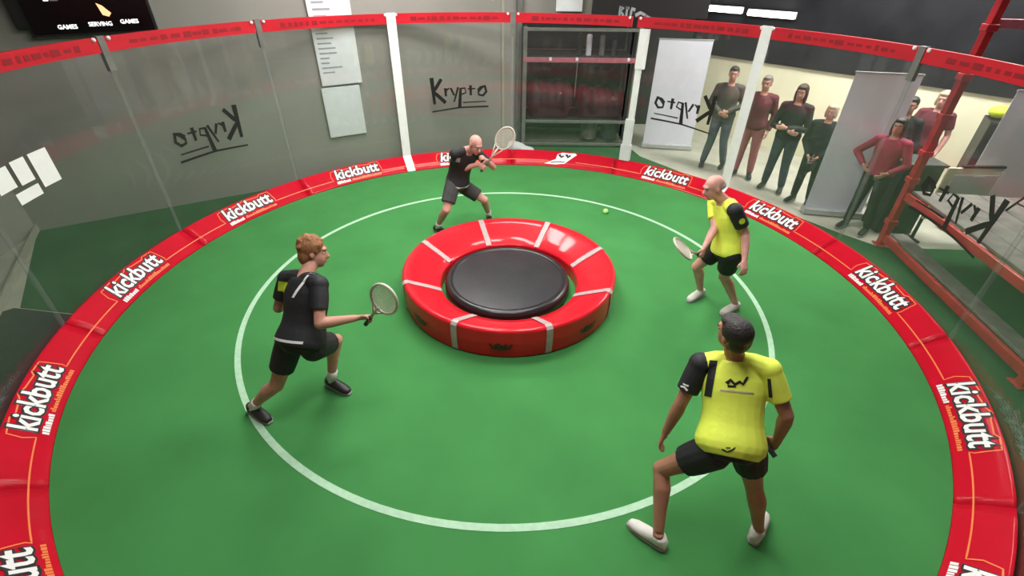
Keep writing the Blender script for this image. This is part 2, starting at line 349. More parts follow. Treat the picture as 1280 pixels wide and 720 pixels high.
for k in range(14):
    a0 = AZ0 + STEP * (k - 1); a1 = a0 + STEP; mid = (a0 + a1) / 2
    kind, lab = INFO.get(k, ('plain', 'clear court panel on the side of the ring behind the players'))
    t = empty('court_glass_panel', cylp(mid, RO, HS), lab, 'glass panel', 'clear panels of the court ring')
    g = arc_sheet('pane', a0 + .30, a1 - .30, RO, RO + 0.012, 0.0, HB + .01, M_GLASS, t)
    for p in g.data.polygons: p.use_smooth = False
    bd = arc_sheet('top_band', a0 + 0.55, a1 - 0.55, RO - 0.012, RO + 0.024, HB, HT, M_REDBAND, t)
    def gm(u, v, mid=mid, s=1): return cylp(mid - s * math.degrees(u / RO), RO - 0.016, v)
    # faint dark printing on the band
    random.seed(20 + k); L = []; x = -0.7
    while x < 0.7:
        w = random.uniform(.04, .12); h = random.uniform(.014, .032); L.append(rect2d(x, 2.455 - h, x + w, 2.455 + h, 2)); x += w + random.uniform(.015, .05)
    flat('band_print', merge2d(*L), gm, M_DKRED, bd)['kind'] = 'stuff'
    for s in (-1, 1):
        bm = bmesh.new(); c = cylp(mid + s * (STEP / 2 - 1.1), RO - 0.018, 2.515); ell(bm, c, Matrix.Identity(3), (.022, .022, .022), 8, 6); from_bm('bolt', bm, M_WHITE, t, True)
    if kind in ('mirrored', 'read'):
        s = -1 if kind == 'mirrored' else 1
        off = {4: 0.05, 6: -0.13, 2: 0.02, 0: 0.22}.get(k, 0)
        vs2, fs2 = stroke2d(KRY)
        vs2 = [(s * x * .172 + off, 1.265 + (y * .172)) for x, y in vs2]
        flat('brush_logo', (vs2, fs2), gm, M_PRINTK, t)
    if kind == 'tiles':
        du = lambda az: -math.radians(az - mid) * RO
        x1 = du(181.3); x0 = x1 - 0.9
        q = [rect2d(x1 - .22, 1.385, x1, 1.71, 2), rect2d(x1 - .44, 1.49, x1 - .27, 1.71, 2), rect2d(x1 - .56, 1.345, x1 - .27, 1.45, 2), rect2d(x1 - .70, 1.50, x1 - .49, 1.70, 2)]
        for r in q: flat('sticker_block', r, gm, M_PRINTW, t)
# joints between the panels
JL = {115: 'white', 38: 'white', 64: 'jamb'}
for k in range(14):
    az = AZ0 + STEP * k; kind = JL.get(round(az) % 360, 'clear')
    if kind == 'clear':
        lab = {0: 'grey joint strip between court panels next to the red frame post', 3: 'clear joint strip between court panels beside dark storage rack', 5: 'clear joint strip between court panels left of the wall notices',
               6: 'clear joint strip between court panels below the scoreboard', 7: 'clear joint strip between court panels beside the block sticker'}.get(k, 'clear joint strip on the ring side behind the players')
        t = empty('joint_strip', cylp(az, RO, HS), lab, 'joint strip', 'joint strips of the court ring')
        arc_sheet('strip', az - .26, az + .26, RO - .006, RO + .018, HS - 0.02, 2.2, M_CLEAR, t, 2)
        arc_sheet('bracket', az - .50, az + .50, RO - .020, RO + .030, 2.2, HT + .01, M_GREYMET, t, 2)
    elif kind == 'white':
        hw = 0.95
        lab = 'tall white marker strip on the glass behind the bald black-shirted player' if k == 4 else 'tall white marker strip on the glass beside the olive-jacketed spectator'
        t = empty('marker_strip', cylp(az, RO, HS), lab, 'marker strip', 'white marker strips on the glass')
        arc_sheet('upright', az - hw, az + hw, RO - .026, RO - .013, HS, HT + .012, M_WHITE, t, 3)
        vs = []; 
        for rr, zz in ((RO - .006, HS + .014), (RI - .01, 0.014), (RI - .004, 0.003), (RO + 0.0, HS + .003)):
            for s in (-1, 1): vs.append(cylp(az + s * hw, rr, zz))
        pd('foot', vs, [(0, 1, 3, 2), (2, 3, 5, 4), (4, 5, 7, 6), (6, 7, 1, 0), (0, 2, 4, 6), (1, 3, 5, 7)], M_WHITE, t)
    else:
        az -= 1.7
        t = empty('door_jamb', cylp(az, RO, HS), 'white stepped door jamb in the glass ring beside the storage rack', 'door jamb')
        arc_sheet('upper_cover', az - 1.6, az + .3, RO - .05, RO + .03, 1.78, HB - .02, M_WHITE, t, 3)
        arc_sheet('post', az - 1.0, az + .2, RO - .03, RO + .03, 0.95, 1.78, M_WHITE, t, 3)
        arc_sheet('lower_cover', az - 1.1, az + .75, RO - .04, RO + .04, 0.50, .95, M_PAPER, t, 3)
        arc_sheet('foot', az - 1.3, az + 1.0, RO - .05, RO + .05, HS, .50, M_PAPER, t, 3)

# ------------------------------------------------------------------ padded skirt with printing
SL = math.hypot(RO - .012 - RI, HS); ca, sa = (RO - .012 - RI) / SL, HS / SL
skirt = empty('court_skirt', (0, 0, 0), 'red padded sloping skirt around the green court floor', 'padding')
W1 = text2d('kickbutt', 0.26, 0.006, 0.12); 
W1k = text2d('kickbutt', 0.26, 0.021, 0.12)
xs = [v[0] for v in W1[0]]; WW = max(xs) - min(xs); SX = 0.80 / WW
def scx(vf): return [(x * SX, y) for x, y in vf[0]], vf[1]
W1, W1k = scx(W1), scx(W1k)
for k in range(14):
    a0 = AZ0 + STEP * (k - 1); a1 = a0 + STEP; mid = (a0 + a1) / 2
    prof = [(RI, 0.0), (RI + .004, .012)]
    for j in range(1, 9):
        t = j / 8.5; puff = .010 * math.sin(PI * t)
        prof.append((RI + t * SL * ca - puff * sa, t * SL * sa + puff * ca))
    prof += [(RO - .014, HS), (RO - .004, HS - .012), (RO - .004, 0.0)]
    n = 20; vs, fs = [], []; P = len(prof)
    for i in range(n + 1):
        t = i / n; a = a0 + .06 + (STEP - .12) * t; edge = 0.006 if i in (0, n) else 0
        for (r, z) in prof: vs.append(cylp(a, r, max(0, z - (edge if z > .02 else 0))))
    for i in range(n):
        for j in range(P - 1): fs.append((i * P + j, i * P + j + 1, (i + 1) * P + j + 1, (i + 1) * P + j))
        fs.append((i * P + P - 1, i * P, (i + 1) * P, (i + 1) * P + P - 1))
    fs += [tuple(range(P)), tuple(n * P + j for j in range(P))]
    pad = pd('pad', vs, fs, M_RED, skirt, True)
    def sm(u, v, mid=mid, h=.004):
        t = v / SL; puff = .010 * math.sin(PI * min(max(t, 0), 1)) + h
        r = RI + v * ca - puff * sa; z = v * sa + puff * ca
        return cylp(mid - math.degrees(u / (RI + v * ca)), r, z)
    half = R_(STEP) * 4.4 / 2 - .01
    if abs(mid % 360 - 76.8) < 2:
        q = ([(-.34, .055), (-.12, .05), (.05, .08), (.14, .17), (.26, .29), (.22, .325), (.12, .31), (-.02, .315), (-.11, .27), (-.13, .16)], [tuple(range(10))])
        flat('emblem_ground', q, lambda u, v: sm(u, v), M_PRINTW, pad)
        em = stroke2d([([(-1.0, .9), (-.5, .1), (-.1, .6)], .55, .45), ([(.35, 1.1), (.8, .2), (1.2, .9)], .5, .4), ([(-2.4, -1.55), (-.9, -1.2), (.3, -1.2)], .25, .25)])
        flat('emblem', ([(x * .10 + .02, y * .075 + .20) for x, y in em[0]], em[1]), lambda u, v: sm(u, v, h=.007), M_PRINTK, pad)
        for x0, x1 in ((-half, -.26), (.26, half)): flat('print_line', rect2d(x0, .118, x1, .129, 8), lambda u, v: sm(u, v), M_ORANGE, pad)
        continue
    vo = .205
    flat('word_outline', ([(x, y + vo) for x, y in W1k[0]], W1k[1]), lambda u, v: sm(u, v, h=.006), M_PRINTK, pad)  # black printed outline behind the white letters
    flat('word', ([(x, y + vo) for x, y in W1[0]], W1[1]), lambda u, v: sm(u, v, h=.009), M_PRINTW, pad)
    # orange key line: along the pad and around the word
    box = [(-half, .118), (-.45, .118), (-.47, .20), (-.44, .295), (-.26, .31), (-.20, .285), (-.04, .30), (.02, .325), (.10, .30), (.26, .29), (.30, .315), (.44, .31), (.455, .15), (.44, .118), (half, .118)]
    ln = stroke2d([([(x / .1, y / .1) for x, y in box], .11, .11)])
    flat('print_line', ([(x * .1, y * .1) for x, y in ln[0]], ln[1]), lambda u, v: sm(u, v), M_ORANGE, pad)
    random.seed(5); L1, L2 = [], []; x = -.40
    while x < -.16:
        w = random.uniform(.015, .03); L1.append(rect2d(x, .045, x + w, .045 + random.uniform(.03, .05))); x += w + .006
    x = -.13
    while x < .40:
        w = random.uniform(.015, .03); L2.append(rect2d(x, .048, x + w, .048 + random.uniform(.022, .042))); x += w + .006
    flat('small_print', merge2d(*L1), lambda u, v: sm(u, v), M_PRINTW, pad)['kind'] = 'stuff'
    flat('small_print', merge2d(*L2), lambda u, v: sm(u, v), M_ORANGE, pad)['kind'] = 'stuff'

# ------------------------------------------------------------------ rebound disc in the middle
dc = V((0.025, 0.045, 0)); disc = empty('rebound_disc', dc, 'red ring with black rebound mat in the centre of the court', 'rebound disc')
RT, HTP, RIN, HIN = 1.225, 0.345, 0.80, 0.155
dprof = [(RIN, 0.0), (RIN, HIN - .02), (RIN + .012, HIN), (RIN + .15, HIN + .075), (RIN + .30, HIN + .148), (RT - .05, HTP - .004), (RT - .015, HTP - .006), (RT, HTP - .03), (RT + .004, .18), (RT - .006, 0.02), (RT - .02, 0.0)]
def dpt(a, r, z): return dc + V((r * math.cos(R_(a)), r * math.sin(R_(a)), z))
DA0 = 19.5
for k in range(8):
    a0 = DA0 + 45 * k; n = 14; vs, fs = [], []; P = len(dprof)
    for i in range(n + 1):
        a = a0 + .12 + 44.76 * i / n
        for r, z in dprof: vs.append(dpt(a, r, z))
    for i in range(n):
        for j in range(P): fs.append((i * P + j, i * P + (j + 1) % P, (i + 1) * P + (j + 1) % P, (i + 1) * P + j))
    fs += [tuple(range(P)), tuple(n * P + j for j in range(P))]
    seg = pd('ring_segment', vs, fs, M_REDDISC, disc, True)
    me = seg.data
    for p in me.polygons:
        if abs(p.normal.z) < .3 or p.normal.z < -.5: p.use_smooth = False
    # small black emblem on the outer side
    em = stroke2d([([(-1.0, .35), (-.75, -.35), (0, -.5), (.75, -.35), (1.0, .35)], .2, .2), ([(-.6, .0), (-.2, .35), (.1, -.1), (.55, .3)], .3, .3), ([(-.6, -.15), (.6, -.2)], .3, .3)])
    flat('emblem', ([(x * .11, y * .085 + .16) for x, y in em[0]], em[1]), lambda u, v, a0=a0: dpt(a0 + 22.5 + math.degrees(u / RT), RT + .009, v), M_PRINTK, seg)
    # pale tape over the joint
    vs, fs = [], []; pr = dprof[2:]; w = 0.034
    for i, (r, z) in enumerate(pr):
        up = V((0, 0, .006)) if i < 6 else V((0, 0, 0.002)); ex = .007 if i >= 5 else -.002
        c = dpt(a0, r + ex, max(z, .004)) + up; tt = V((-math.sin(R_(a0)), math.cos(R_(a0)), 0))
        vs += [c + tt * w, c - tt * w]
    for i in range(len(pr) - 1): fs.append((2 * i, 2 * i + 1, 2 * i + 3, 2 * i + 2))
    pd('joint_tape', vs, fs, M_SEAM, disc)
mc = dc + V((-.02, .02, 0)); RM = 0.735
bm = bmesh.new(); prof = [(0.0001, .175), (.30, .172), (.56, .162), (.66, .150)]
rings = [[bm.verts.new(mc + V((r * math.cos(2 * PI * i / 64), r * math.sin(2 * PI * i / 64), z))) for i in range(64)] for r, z in prof]
for a, b in zip(rings, rings[1:]):
    for i in range(64): bm.faces.new((a[i], a[(i + 1) % 64], b[(i + 1) % 64], b[i]))
bm.faces.new(rings[0]); from_bm('mat', bm, M_BLACKMAT, disc, True)
bm = bmesh.new(); prof = [(RM - .10, .135), (RM - .085, .160), (RM - .05, .168), (RM - .015, .150), (RM, .11), (RM, .02), (RM - .02, 0.0), (RM - .10, 0.0)]
rings = [[bm.verts.new(mc + V((r * math.cos(2 * PI * i / 64), r * math.sin(2 * PI * i / 64), z))) for i in range(64)] for r, z in prof]
for a, b in zip(rings, rings[1:] + rings[:1]):
    for i in range(64): bm.faces.new((a[i], a[(i + 1) % 64], b[(i + 1) % 64], b[i]))
from_bm('rim', bm, M_BLACKRIM, disc, True)

# ------------------------------------------------------------------ things on the grey wall
def wallA(s, z, off): return V((-5.874, 1.866, 0)) + e1 * s - nA * off + V((0, 0, z))
def wall_sheet(name, s0, s1, z0, z1, off, th, m, parent=None):
    bm = bmesh.new(); add_box(bm, wallA((s0 + s1) / 2, (z0 + z1) / 2, off), (s1 - s0, th, z1 - z0), rz(31), 0.004); return from_bm(name, bm, m, parent)
def text_lines(parent, s0, s1, z0, z1, n, seed):
    random.seed(seed); dz = (z1 - z0) / n
    for i in range(n):
        z = z1 - dz * (i + .5); L = random.uniform(.3, .85); w = (s1 - s0) * L
        flat('print_line', rect2d(s0, z - dz * .16, s0 + w, z + dz * .16), lambda u, v: wallA(u, v, .034), M_GREYTXT, parent)
t = empty('wall_notice', wallA(3.54, 1.6, .02), 'tall white printed notice on the grey wall', 'notice', 'white sheets on the grey wall')
pn = wall_sheet('sheet', 3.28, 3.93, 1.54, 2.95, .02, .022, M_PAPER, t); text_lines(t, 3.33, 3.75, 1.70, 2.33, 9, 3); text_lines(t, 3.35, 3.85, 2.48, 2.85, 4, 4)
t = empty('wall_notice', wallA(3.54, .78, .02), 'blank white sheet on the grey wall below the printed notice', 'notice', 'white sheets on the grey wall')
wall_sheet('sheet', 3.25, 3.87, .71, 1.505, .02, .022, M_PAPER, t)
bm = bmesh.new(); add_box(bm, wallA(3.88, 1.56, .035), (.05, .02, .03), rz(31)); from_bm('clip', bm, M_PRINTW, t)
# scoreboard screen
t = empty('scoreboard', wallA(.7, 2.44, .06), 'black scoreboard screen high on the grey wall', 'scoreboard')
sc = wall_sheet('casing', .02, 1.33, 2.42, 3.15, .06, .08, M_BLACK, t)
wall_sheet('screen', .05, 1.30, 2.45, 3.11, .105, .012, M_SCREEN, t)
for s, str_ in ((.40, 'GAMES'), (.74, 'SERVING'), (1.05, 'GAMES')):
    tx = text2d(str_, .066, .002); flat('screen_text', ([(x * .95 + s, y + 2.50 + .055 * s) for x, y in tx[0]], tx[1]), lambda u, v: wallA(u, v, .114), M_SCRTXT, t)
fl_ = ([(-.055, .13), (-.03, .0), (.03, -.02), (.065, .02), (.03, .06), (.0, .10)], [(0, 1, 2, 3, 4, 5)])
flat('screen_flame', ([(x + .83, y + 2.64) for x, y in fl_[0]], fl_[1]), lambda u, v: wallA(u, v, .114), M_SCRFL, t)
flat('screen_bar', rect2d(.28, 2.80, .33, 2.90), lambda u, v: wallA(u, v, .114), M_SCRTXT, t); flat('screen_bar', rect2d(.345, 2.80, .42, 2.84), lambda u, v: wallA(u, v, .114), M_GREYTXT, t)
bm = bmesh.new(); add_box(bm, wallA(-.02, 2.78, .05), (.14, .1, .55), rz(31), .02); tag(from_bm('wall_speaker', bm, M_BLACK), 'small black speaker box beside the scoreboard', 'speaker')

# ------------------------------------------------------------------ storage rack in the recess
rk = empty('storage_rack', (1.33, 5.7, 0), 'dark steel storage rack with faded red shelf beam in the recess', 'rack')
X0, X1, YF, YB = 0.26, 2.42, 5.42, 6.5
for x in (X0, X1):
    for y in (YF, YB):
        bm = bmesh.new(); add_box(bm, V((x, y, 1.12)), (.08, .08, 2.24), None, .006); from_bm('upright', bm, M_GREYMET, rk)
for z, m in ((2.20, M_GREYMET), (1.68, M_PINK), (0.52, M_GREYMET), (0.06, M_GREYMET)):
    for y in (YF - .02, YB):
        bm = bmesh.new(); add_box(bm, V(((X0 + X1) / 2, y, z)), (X1 - X0 + .06, .05, .055 if m != M_PINK else .085), None, .006); from_bm('beam', bm, m, rk)
for z in (1.70, .50):
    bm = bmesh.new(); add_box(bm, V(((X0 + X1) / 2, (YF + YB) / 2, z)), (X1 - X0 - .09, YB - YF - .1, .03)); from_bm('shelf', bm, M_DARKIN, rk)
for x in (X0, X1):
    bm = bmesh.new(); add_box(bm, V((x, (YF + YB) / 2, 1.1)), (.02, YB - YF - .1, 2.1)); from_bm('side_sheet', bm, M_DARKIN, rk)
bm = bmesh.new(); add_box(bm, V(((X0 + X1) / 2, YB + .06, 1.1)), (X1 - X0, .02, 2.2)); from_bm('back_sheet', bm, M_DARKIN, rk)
for x in (.75, 1.26, 2.25):
    bm = bmesh.new(); add_box(bm, V((x, YF - .05, 1.70)), (.05, .02, .06), None, .004); from_bm('clip', bm, M_PAPER, rk)
bm = bmesh.new(); tube(bm, [V((1.28, YF - .02, 1.66)), V((1.27, YF - .02, 1.0))], .010, 6); from_bm('hanging_cord', bm, M_GREYMET, rk)
def bundle(x, w, z, h, lab, seed):
    random.seed(seed); t = empty('tarp_bundle', (x, 5.95, z), lab, 'bundle', 'maroon bundles in the storage rack'); bm = bmesh.new()
    for i in range(5): ell(bm, V((x + (i - 2) * w * .2, 5.95 + random.uniform(-.05, .05), z + h * .5)), Matrix.Identity(3), (w * .22, .36, h * random.uniform(.48, .54)))
    add_box(bm, V((x, 5.95, z + .10)), (w, .6, .2), None, .03)
    voxel('tarp', bm, M_MAROON, t, .025, 4)
    bm = bmesh.new(); add_box(bm, V((x + w * .32, 5.66, z + h * .66)), (.14, .05, .07), Matrix.Rotation(.3, 3, 'Y'), .01); from_bm('pale_tag', bm, M_GREYMET, t)
bundle(0.80, 0.80, .515, .72, 'maroon tarp bundle on the rack shelf beside the grey wall', 1)
bundle(1.88, 0.80, .515, .60, 'smaller maroon tarp bundle on the rack shelf beside the white door jamb', 2)
for i, (x, h, m) in enumerate(((1.34, .42, M_DARKIN), (1.52, .44, M_PANELW), (1.78, .42, M_GREYMET), (2.02, .34, M_JEANSD))):
    t = empty('canister', (x, 5.75, 1.717), ('dark', 'white', 'grey', 'dark blue')[i] + ' slim canister on top of the rack shelf', 'canister', 'canisters on the rack shelf')
    bm = bmesh.new(); tube(bm, [V((x, 5.75, 1.717)), V((x, 5.75, 1.717 + h * .8)), V((x, 5.75, 1.717 + h * .85))], [.055, .055, .03], 14); from_bm('body', bm, m, t, False)
    bm = bmesh.new(); tube(bm, [V((x, 5.75, 1.717 + h * .85)), V((x, 5.75, 1.717 + h))], .028, 10); from_bm('cap', bm, M_BLACK, t)
for x, lab in ((1.68, 'dusty brown drum under the storage rack'), (2.12, 'dark blue-grey drum under the storage rack')):
    t = empty('drum', (x, 5.8, .09), lab, 'drum', 'drums under the storage rack')
    bm = bmesh.new(); tube(bm, [V((x, 5.8, .09)), V((x, 5.8, .24)), V((x, 5.8, .25)), V((x, 5.8, .44))], [.17, .18, .18, .17], 20); from_bm('barrel', bm, M_BOARD if x < 2 else M_JEANSD, t)
    bm = bmesh.new(); tube(bm, [V((x, 5.8, .44)), V((x, 5.8, .455))], .175, 20); from_bm('lid', bm, M_GREYMET, t)
bm = bmesh.new()
for i in range(6): ell(bm, V((.06 + .06 * i, 5.02 + .02 * (i % 3), .10 - .012 * i)), rz(30 * i), (.14, .11, .13 - .015 * i))
tag(voxel('plastic_bag', bm, M_PAPER, None, .02, 3), 'crumpled white plastic bag behind the skirt beside the rack', 'bag')
# dark header sign and white panel high in the recess
t = empty('header_sign', (2.5, 5.30, 2.42), 'black header sign with worn grey lettering above the rack', 'sign')
bm = bmesh.new(); add_box(bm, V((2.50, 5.30, 2.72)), (2.1, .08, .62), None, .006); from_bm('board', bm, M_BLACK, t)
tx = stroke2d([([(0, 0), (0, 1)], .3, .3), ([(0, .9), (.5, .8), (.1, .5), (.6, 0)], .25, .3), ([(1.0, 0), (1.0, .95)], .3, .3), ([(.8, .9), (1.3, .85)], .25, .25), ([(1.6, .1), (1.7, .85), (2.2, .75)], .3, .4), ([(2.3, .2), (3.0, .55), (3.8, .35)], .4, .3), ([(3.9, .25), (5.2, 0)], .35, .12)])
tag(flat('worn_lettering', ([(x * .125 + 1.95, y * .15 + 2.45 - x * .012) for x, y in tx[0]], tx[1]), lambda u, v: V((u, 5.255, v)), M_GREYTXT, t), kind='stuff')
for x in (1.6, 3.4):
    bm = bmesh.new(); tube(bm, [V((x, 5.3, 3.03)), V((x, 5.3, HC))], .008, 6); from_bm('hanger', bm, M_GREYMET, t)
bm = bmesh.new(); add_box(bm, V((1.05, 5.45, 2.85)), (.48, .03, .72), None, .004); t2 = from_bm('hanging_panel', bm, M_PAPER); tag(t2, 'white hanging panel beside the black header sign', 'panel')
bm = bmesh.new(); add_box(bm, V((0.85, 5.6, 3.4)), (1.4, .06, 2.1)); tag(from_bm('trim_3', bm, M_WALLG), kind='structure')

# ------------------------------------------------------------------ roll-up banners
def banner(x0, y0, x1, y1, h, lab):
    a, b = V((x0, y0, 0)), V((x1, y1, 0)); d = (b - a).normalized(); w = (b - a).length; ang = math.degrees(math.atan2(d.y, d.x)); c = (a + b) / 2
    t = empty('roll_up_banner', c, lab, 'banner', 'white roll-up banners')
    bm = bmesh.new(); add_box(bm, c + V((0, 0, .05)), (w + .04, .16, .085), rz(ang), .012); from_bm('base_case', bm, M_ALU, t)
    bm = bmesh.new(); add_box(bm, c + V((0, 0, .08 + (h - .08) / 2)), (w, .006, h - .08), rz(ang)); from_bm('panel', bm, M_PANELW, t)
    bm = bmesh.new(); add_box(bm, c + V((0, 0, h)), (w + .02, .02, .025), rz(ang), .004); from_bm('top_rail', bm, M_ALU, t)
    bm = bmesh.new(); q = c + rz(ang) @ V((0, .05, 0)); tube(bm, [q + V((0, 0, .08)), q + V((0, 0, h - .01))], .012, 8); from_bm('pole', bm, M_ALU, t)
banner(2.80, 5.44, 3.77, 5.29, 2.06, 'white roll-up banner beside the man in olive jacket')
banner(4.66, 2.28, 5.46, 2.12, 2.06, 'white roll-up banner behind the woman in crimson jersey')
banner(6.47, 1.78, 7.37, 1.72, 1.95, 'white roll-up banner behind the red steel platform')

# ------------------------------------------------------------------ batten lamps on the upper wall
def batten(px, L, z, lab):
    c = C0 - nC * 0.12 + dC * px + V((0, 0, z)); t = empty('batten_lamp', c, lab, 'lamp', 'tube lamps on the dark wall')
    bm = bmesh.new(); add_box(bm, c + nC * .03, (L + .08, .07, .12), rz(-49.34), .01); from_bm('housing', bm, M_WHITE, t)
    bm = bmesh.new(); d = dC * L / 2; tube(bm, [c - nC * .04 - d, c - nC * .04 + d], .045, 12); from_bm('tube', bm, M_BATT, t)
batten(.55, .75, 2.47, 'bright tube lamp on the dark wall next to the black header sign'); batten(1.55, .85, 2.45, 'bright tube lamp on the dark wall above the olive-jacketed man')

# ------------------------------------------------------------------ red steel platform on the right
pf = empty('steel_platform', (5.25, 1.2, 0), 'tall red steel frame with two grey-brown board decks outside the glass', 'platform')
fd = V((-.14, -1, 0)).normalized(); fa = math.degrees(math.atan2(fd.y, fd.x)); fx = V((-fd.y, fd.x, 0))   # fx points away from the court (+x)
P0 = V((5.25, 1.26, 0)); P1 = P0 + fd * 2.75
def pbeam(nm, a, b, s, m, bev=.006):
    d = b - a; L = d.length; x = d.normalized(); up = V((0, 0, 1)) if abs(x.z) < .9 else V((1, 0, 0)); y = up.cross(x).normalized(); z = x.cross(y)
    bm = bmesh.new(); add_box(bm, (a + b) / 2, (L, s[0], s[1]), basis(x, y, z), bev); return from_bm(nm, bm, m, pf)
for q in (P0, P1, P0 + fx * 2.4, P1 + fx * 2.4):
    pbeam('upright', q + V((0, 0, 0)), q + V((0, 0, 3.6)), (.085, .085), M_STEELRED)
    pbeam('foot_plate', q + V((0, 0, .006)) - fx * .08, q + V((0, 0, .006)) + fx * .08, (.16, .012), M_STEELRED)
for z, w in ((.12, .20), (.74, 1.3)):
    a, b = P0 + fd * .05, P1 - fd * .05
    pbeam('edge_beam', a + V((0, 0, z)), b + V((0, 0, z)), (.05, .10), M_STEELRED)
    nb = max(1, int(w / .22)); bw = w / nb
    for i in range(nb):
        o = fx * (.03 + bw * (i + .5)) + V((0, 0, z + .068))
        pbeam('deck_board', a + o + fd * random.uniform(0, .03), b + o, (bw - .008, .035), M_BOARD)
    for s in (.08, .55, .92):
        q = P0.lerp(P1, s) + V((0, 0, z)); pbeam('cross_beam', q + fx * .03, q + fx * (w + .05), (.05, .06), M_STEELRED)
for q in (P0, P1):
    pbeam('top_beam', q + V((0, 0, 2.74)), q + fx * 2.4 + V((0, 0, 2.74)), (.05, .09), M_PINK)
for z in (.35, .95, 1.3, 1.75, 2.2, 2.7):
    bm = bmesh.new(); add_box(bm, P0 + V((0, 0, z)), (.12, .12, .07), rz(fa), .008); from_bm('clamp', bm, M_STEELRED, pf)
# counter, board, chair and cabinet beyond the platform
t = empty('counter', (5.66, 1.76, 0), 'black counter with grey top behind the red frame post', 'counter')
bm = bmesh.new(); add_box(bm, V((5.66, 1.80, .50)), (.50, .40, 1.0), rz(-4), .01); from_bm('body', bm, M_BLACK, t)
bm = bmesh.new(); add_box(bm, V((5.66, 1.80, 1.02)), (.56, .46, .04), rz(-4), .008); from_bm('top', bm, M_GRYS, t)
t = empty('display_board', (6.13, 1.40, 0), 'cream display board on black legs before the white banner', 'board')
bm = bmesh.new(); add_box(bm, V((6.13, 1.40, .70)), (.72, .03, .74), None, .01); from_bm('panel', bm, M_CREAM, t)
bm = bmesh.new(); add_box(bm, V((6.17, 1.382, .67)), (.60, .016, .62), None, .006); from_bm('poster', bm, M_PAPER, t)
bm = bmesh.new(); add_box(bm, V((6.22, 1.40, 1.085)), (.56, .05, .03), None, .006); from_bm('top_bar', bm, M_BLACK, t)
for x in (5.80, 6.46):
    bm = bmesh.new(); add_box(bm, V((x, 1.425, .34)), (.03, .03, .68)); from_bm('leg', bm, M_BLACK, t)
    bm = bmesh.new(); add_box(bm, V((x, 1.42, .015)), (.04, .26, .03)); from_bm('foot', bm, M_BLACK, t)
t = empty('folding_chair', (6.3, .35, .83), 'black metal chair standing on the upper deck', 'chair')
cz = .83
def cbar(nm, a, b, r=.013): bm = bmesh.new(); tube(bm, [V(a), V(b)], r, 8); return from_bm(nm, bm, M_BLACK, t, True)
for x in (6.00, 6.36):
    cbar('leg', (x, .05, cz), (x, .30, cz + .46)); cbar('leg', (x, .62, cz), (x, .20, cz + .86))
    cbar('stretcher', (x, .12, cz + .12), (x, .56, cz + .12), .009)
bm = bmesh.new(); add_box(bm, V((6.18, .24, cz + .45)), (.38, .40, .03), None, .01); from_bm('seat', bm, M_CREAM, t)
bm = bmesh.new(); add_box(bm, V((6.18, .235, cz + .78)), (.36, .02, .18), Matrix.Rotation(.2, 3, 'X'), .008); from_bm('backrest', bm, M_BLACK, t)
t = empty('tall_cabinet', (7.15, 2.25, 0), 'tall black cabinet in front of the cream wall', 'cabinet')
bm = bmesh.new(); add_box(bm, V((7.15, 2.30, .72)), (.55, .45, 1.44), rz(-30), .01); from_bm('body', bm, M_BLACK, t)
for s in (-1, 1):
    dd = rz(-30) @ V((s * .135, -.235, 0)); bm = bmesh.new(); add_box(bm, V((7.15, 2.30, .74)) + dd, (.26, .02, 1.36), rz(-30), .006); dr = from_bm('door', bm, M_BLKT, t)
    dd2 = rz(-30) @ V((s * .03, -.255, 0)); bm = bmesh.new(); add_box(bm, V((7.15, 2.30, .8)) + dd2, (.015, .02, .12), rz(-30)); from_bm('handle', bm, M_GREYMET, dr)
bm = bmesh.new()
for i in range(5): ell(bm, V((6.98 + .085 * i, 2.40 - .05 * i, 1.535 + .01 * math.sin(i * 2))), rz(20 * i), (.11, .12, .085))
tag(voxel('safety_vest', bm, M_NEON, None, .018, 3), 'folded neon yellow safety vest on the tall black cabinet', 'vest')
# road case on the left
t = empty('road_case', (-5.3, -1.25, 0), 'black equipment case on the mat outside the glass', 'case')
bm = bmesh.new(); add_box(bm, V((-5.45, -1.35, .26)), (.95, .6, .50), rz(-60), .015); from_bm('body', bm, M_BLACK, t)
bm = bmesh.new(); add_box(bm, V((-5.45, -1.35, .535)), (.96, .61, .05), rz(-60), .012); from_bm('lid', bm, M_BLACKRIM, t)
for s in (-1, 1):
    dd = rz(-60) @ V((s * .25, .31, 0)); bm = bmesh.new(); add_box(bm, V((-5.45, -1.35, .48)) + dd, (.06, .02, .08), rz(-60), .004); from_bm('latch', bm, M_GREYMET, t)

# ------------------------------------------------------------------ ball
bm = bmesh.new(); ell(bm, V((1.509, 2.148, .04)), Matrix.Identity(3), (.04, .04, .04), 20, 14)
bl = from_bm('ball', bm, M_BALL, None, True); tag(bl, 'pale green ball on the turf behind the rebound disc', 'ball')

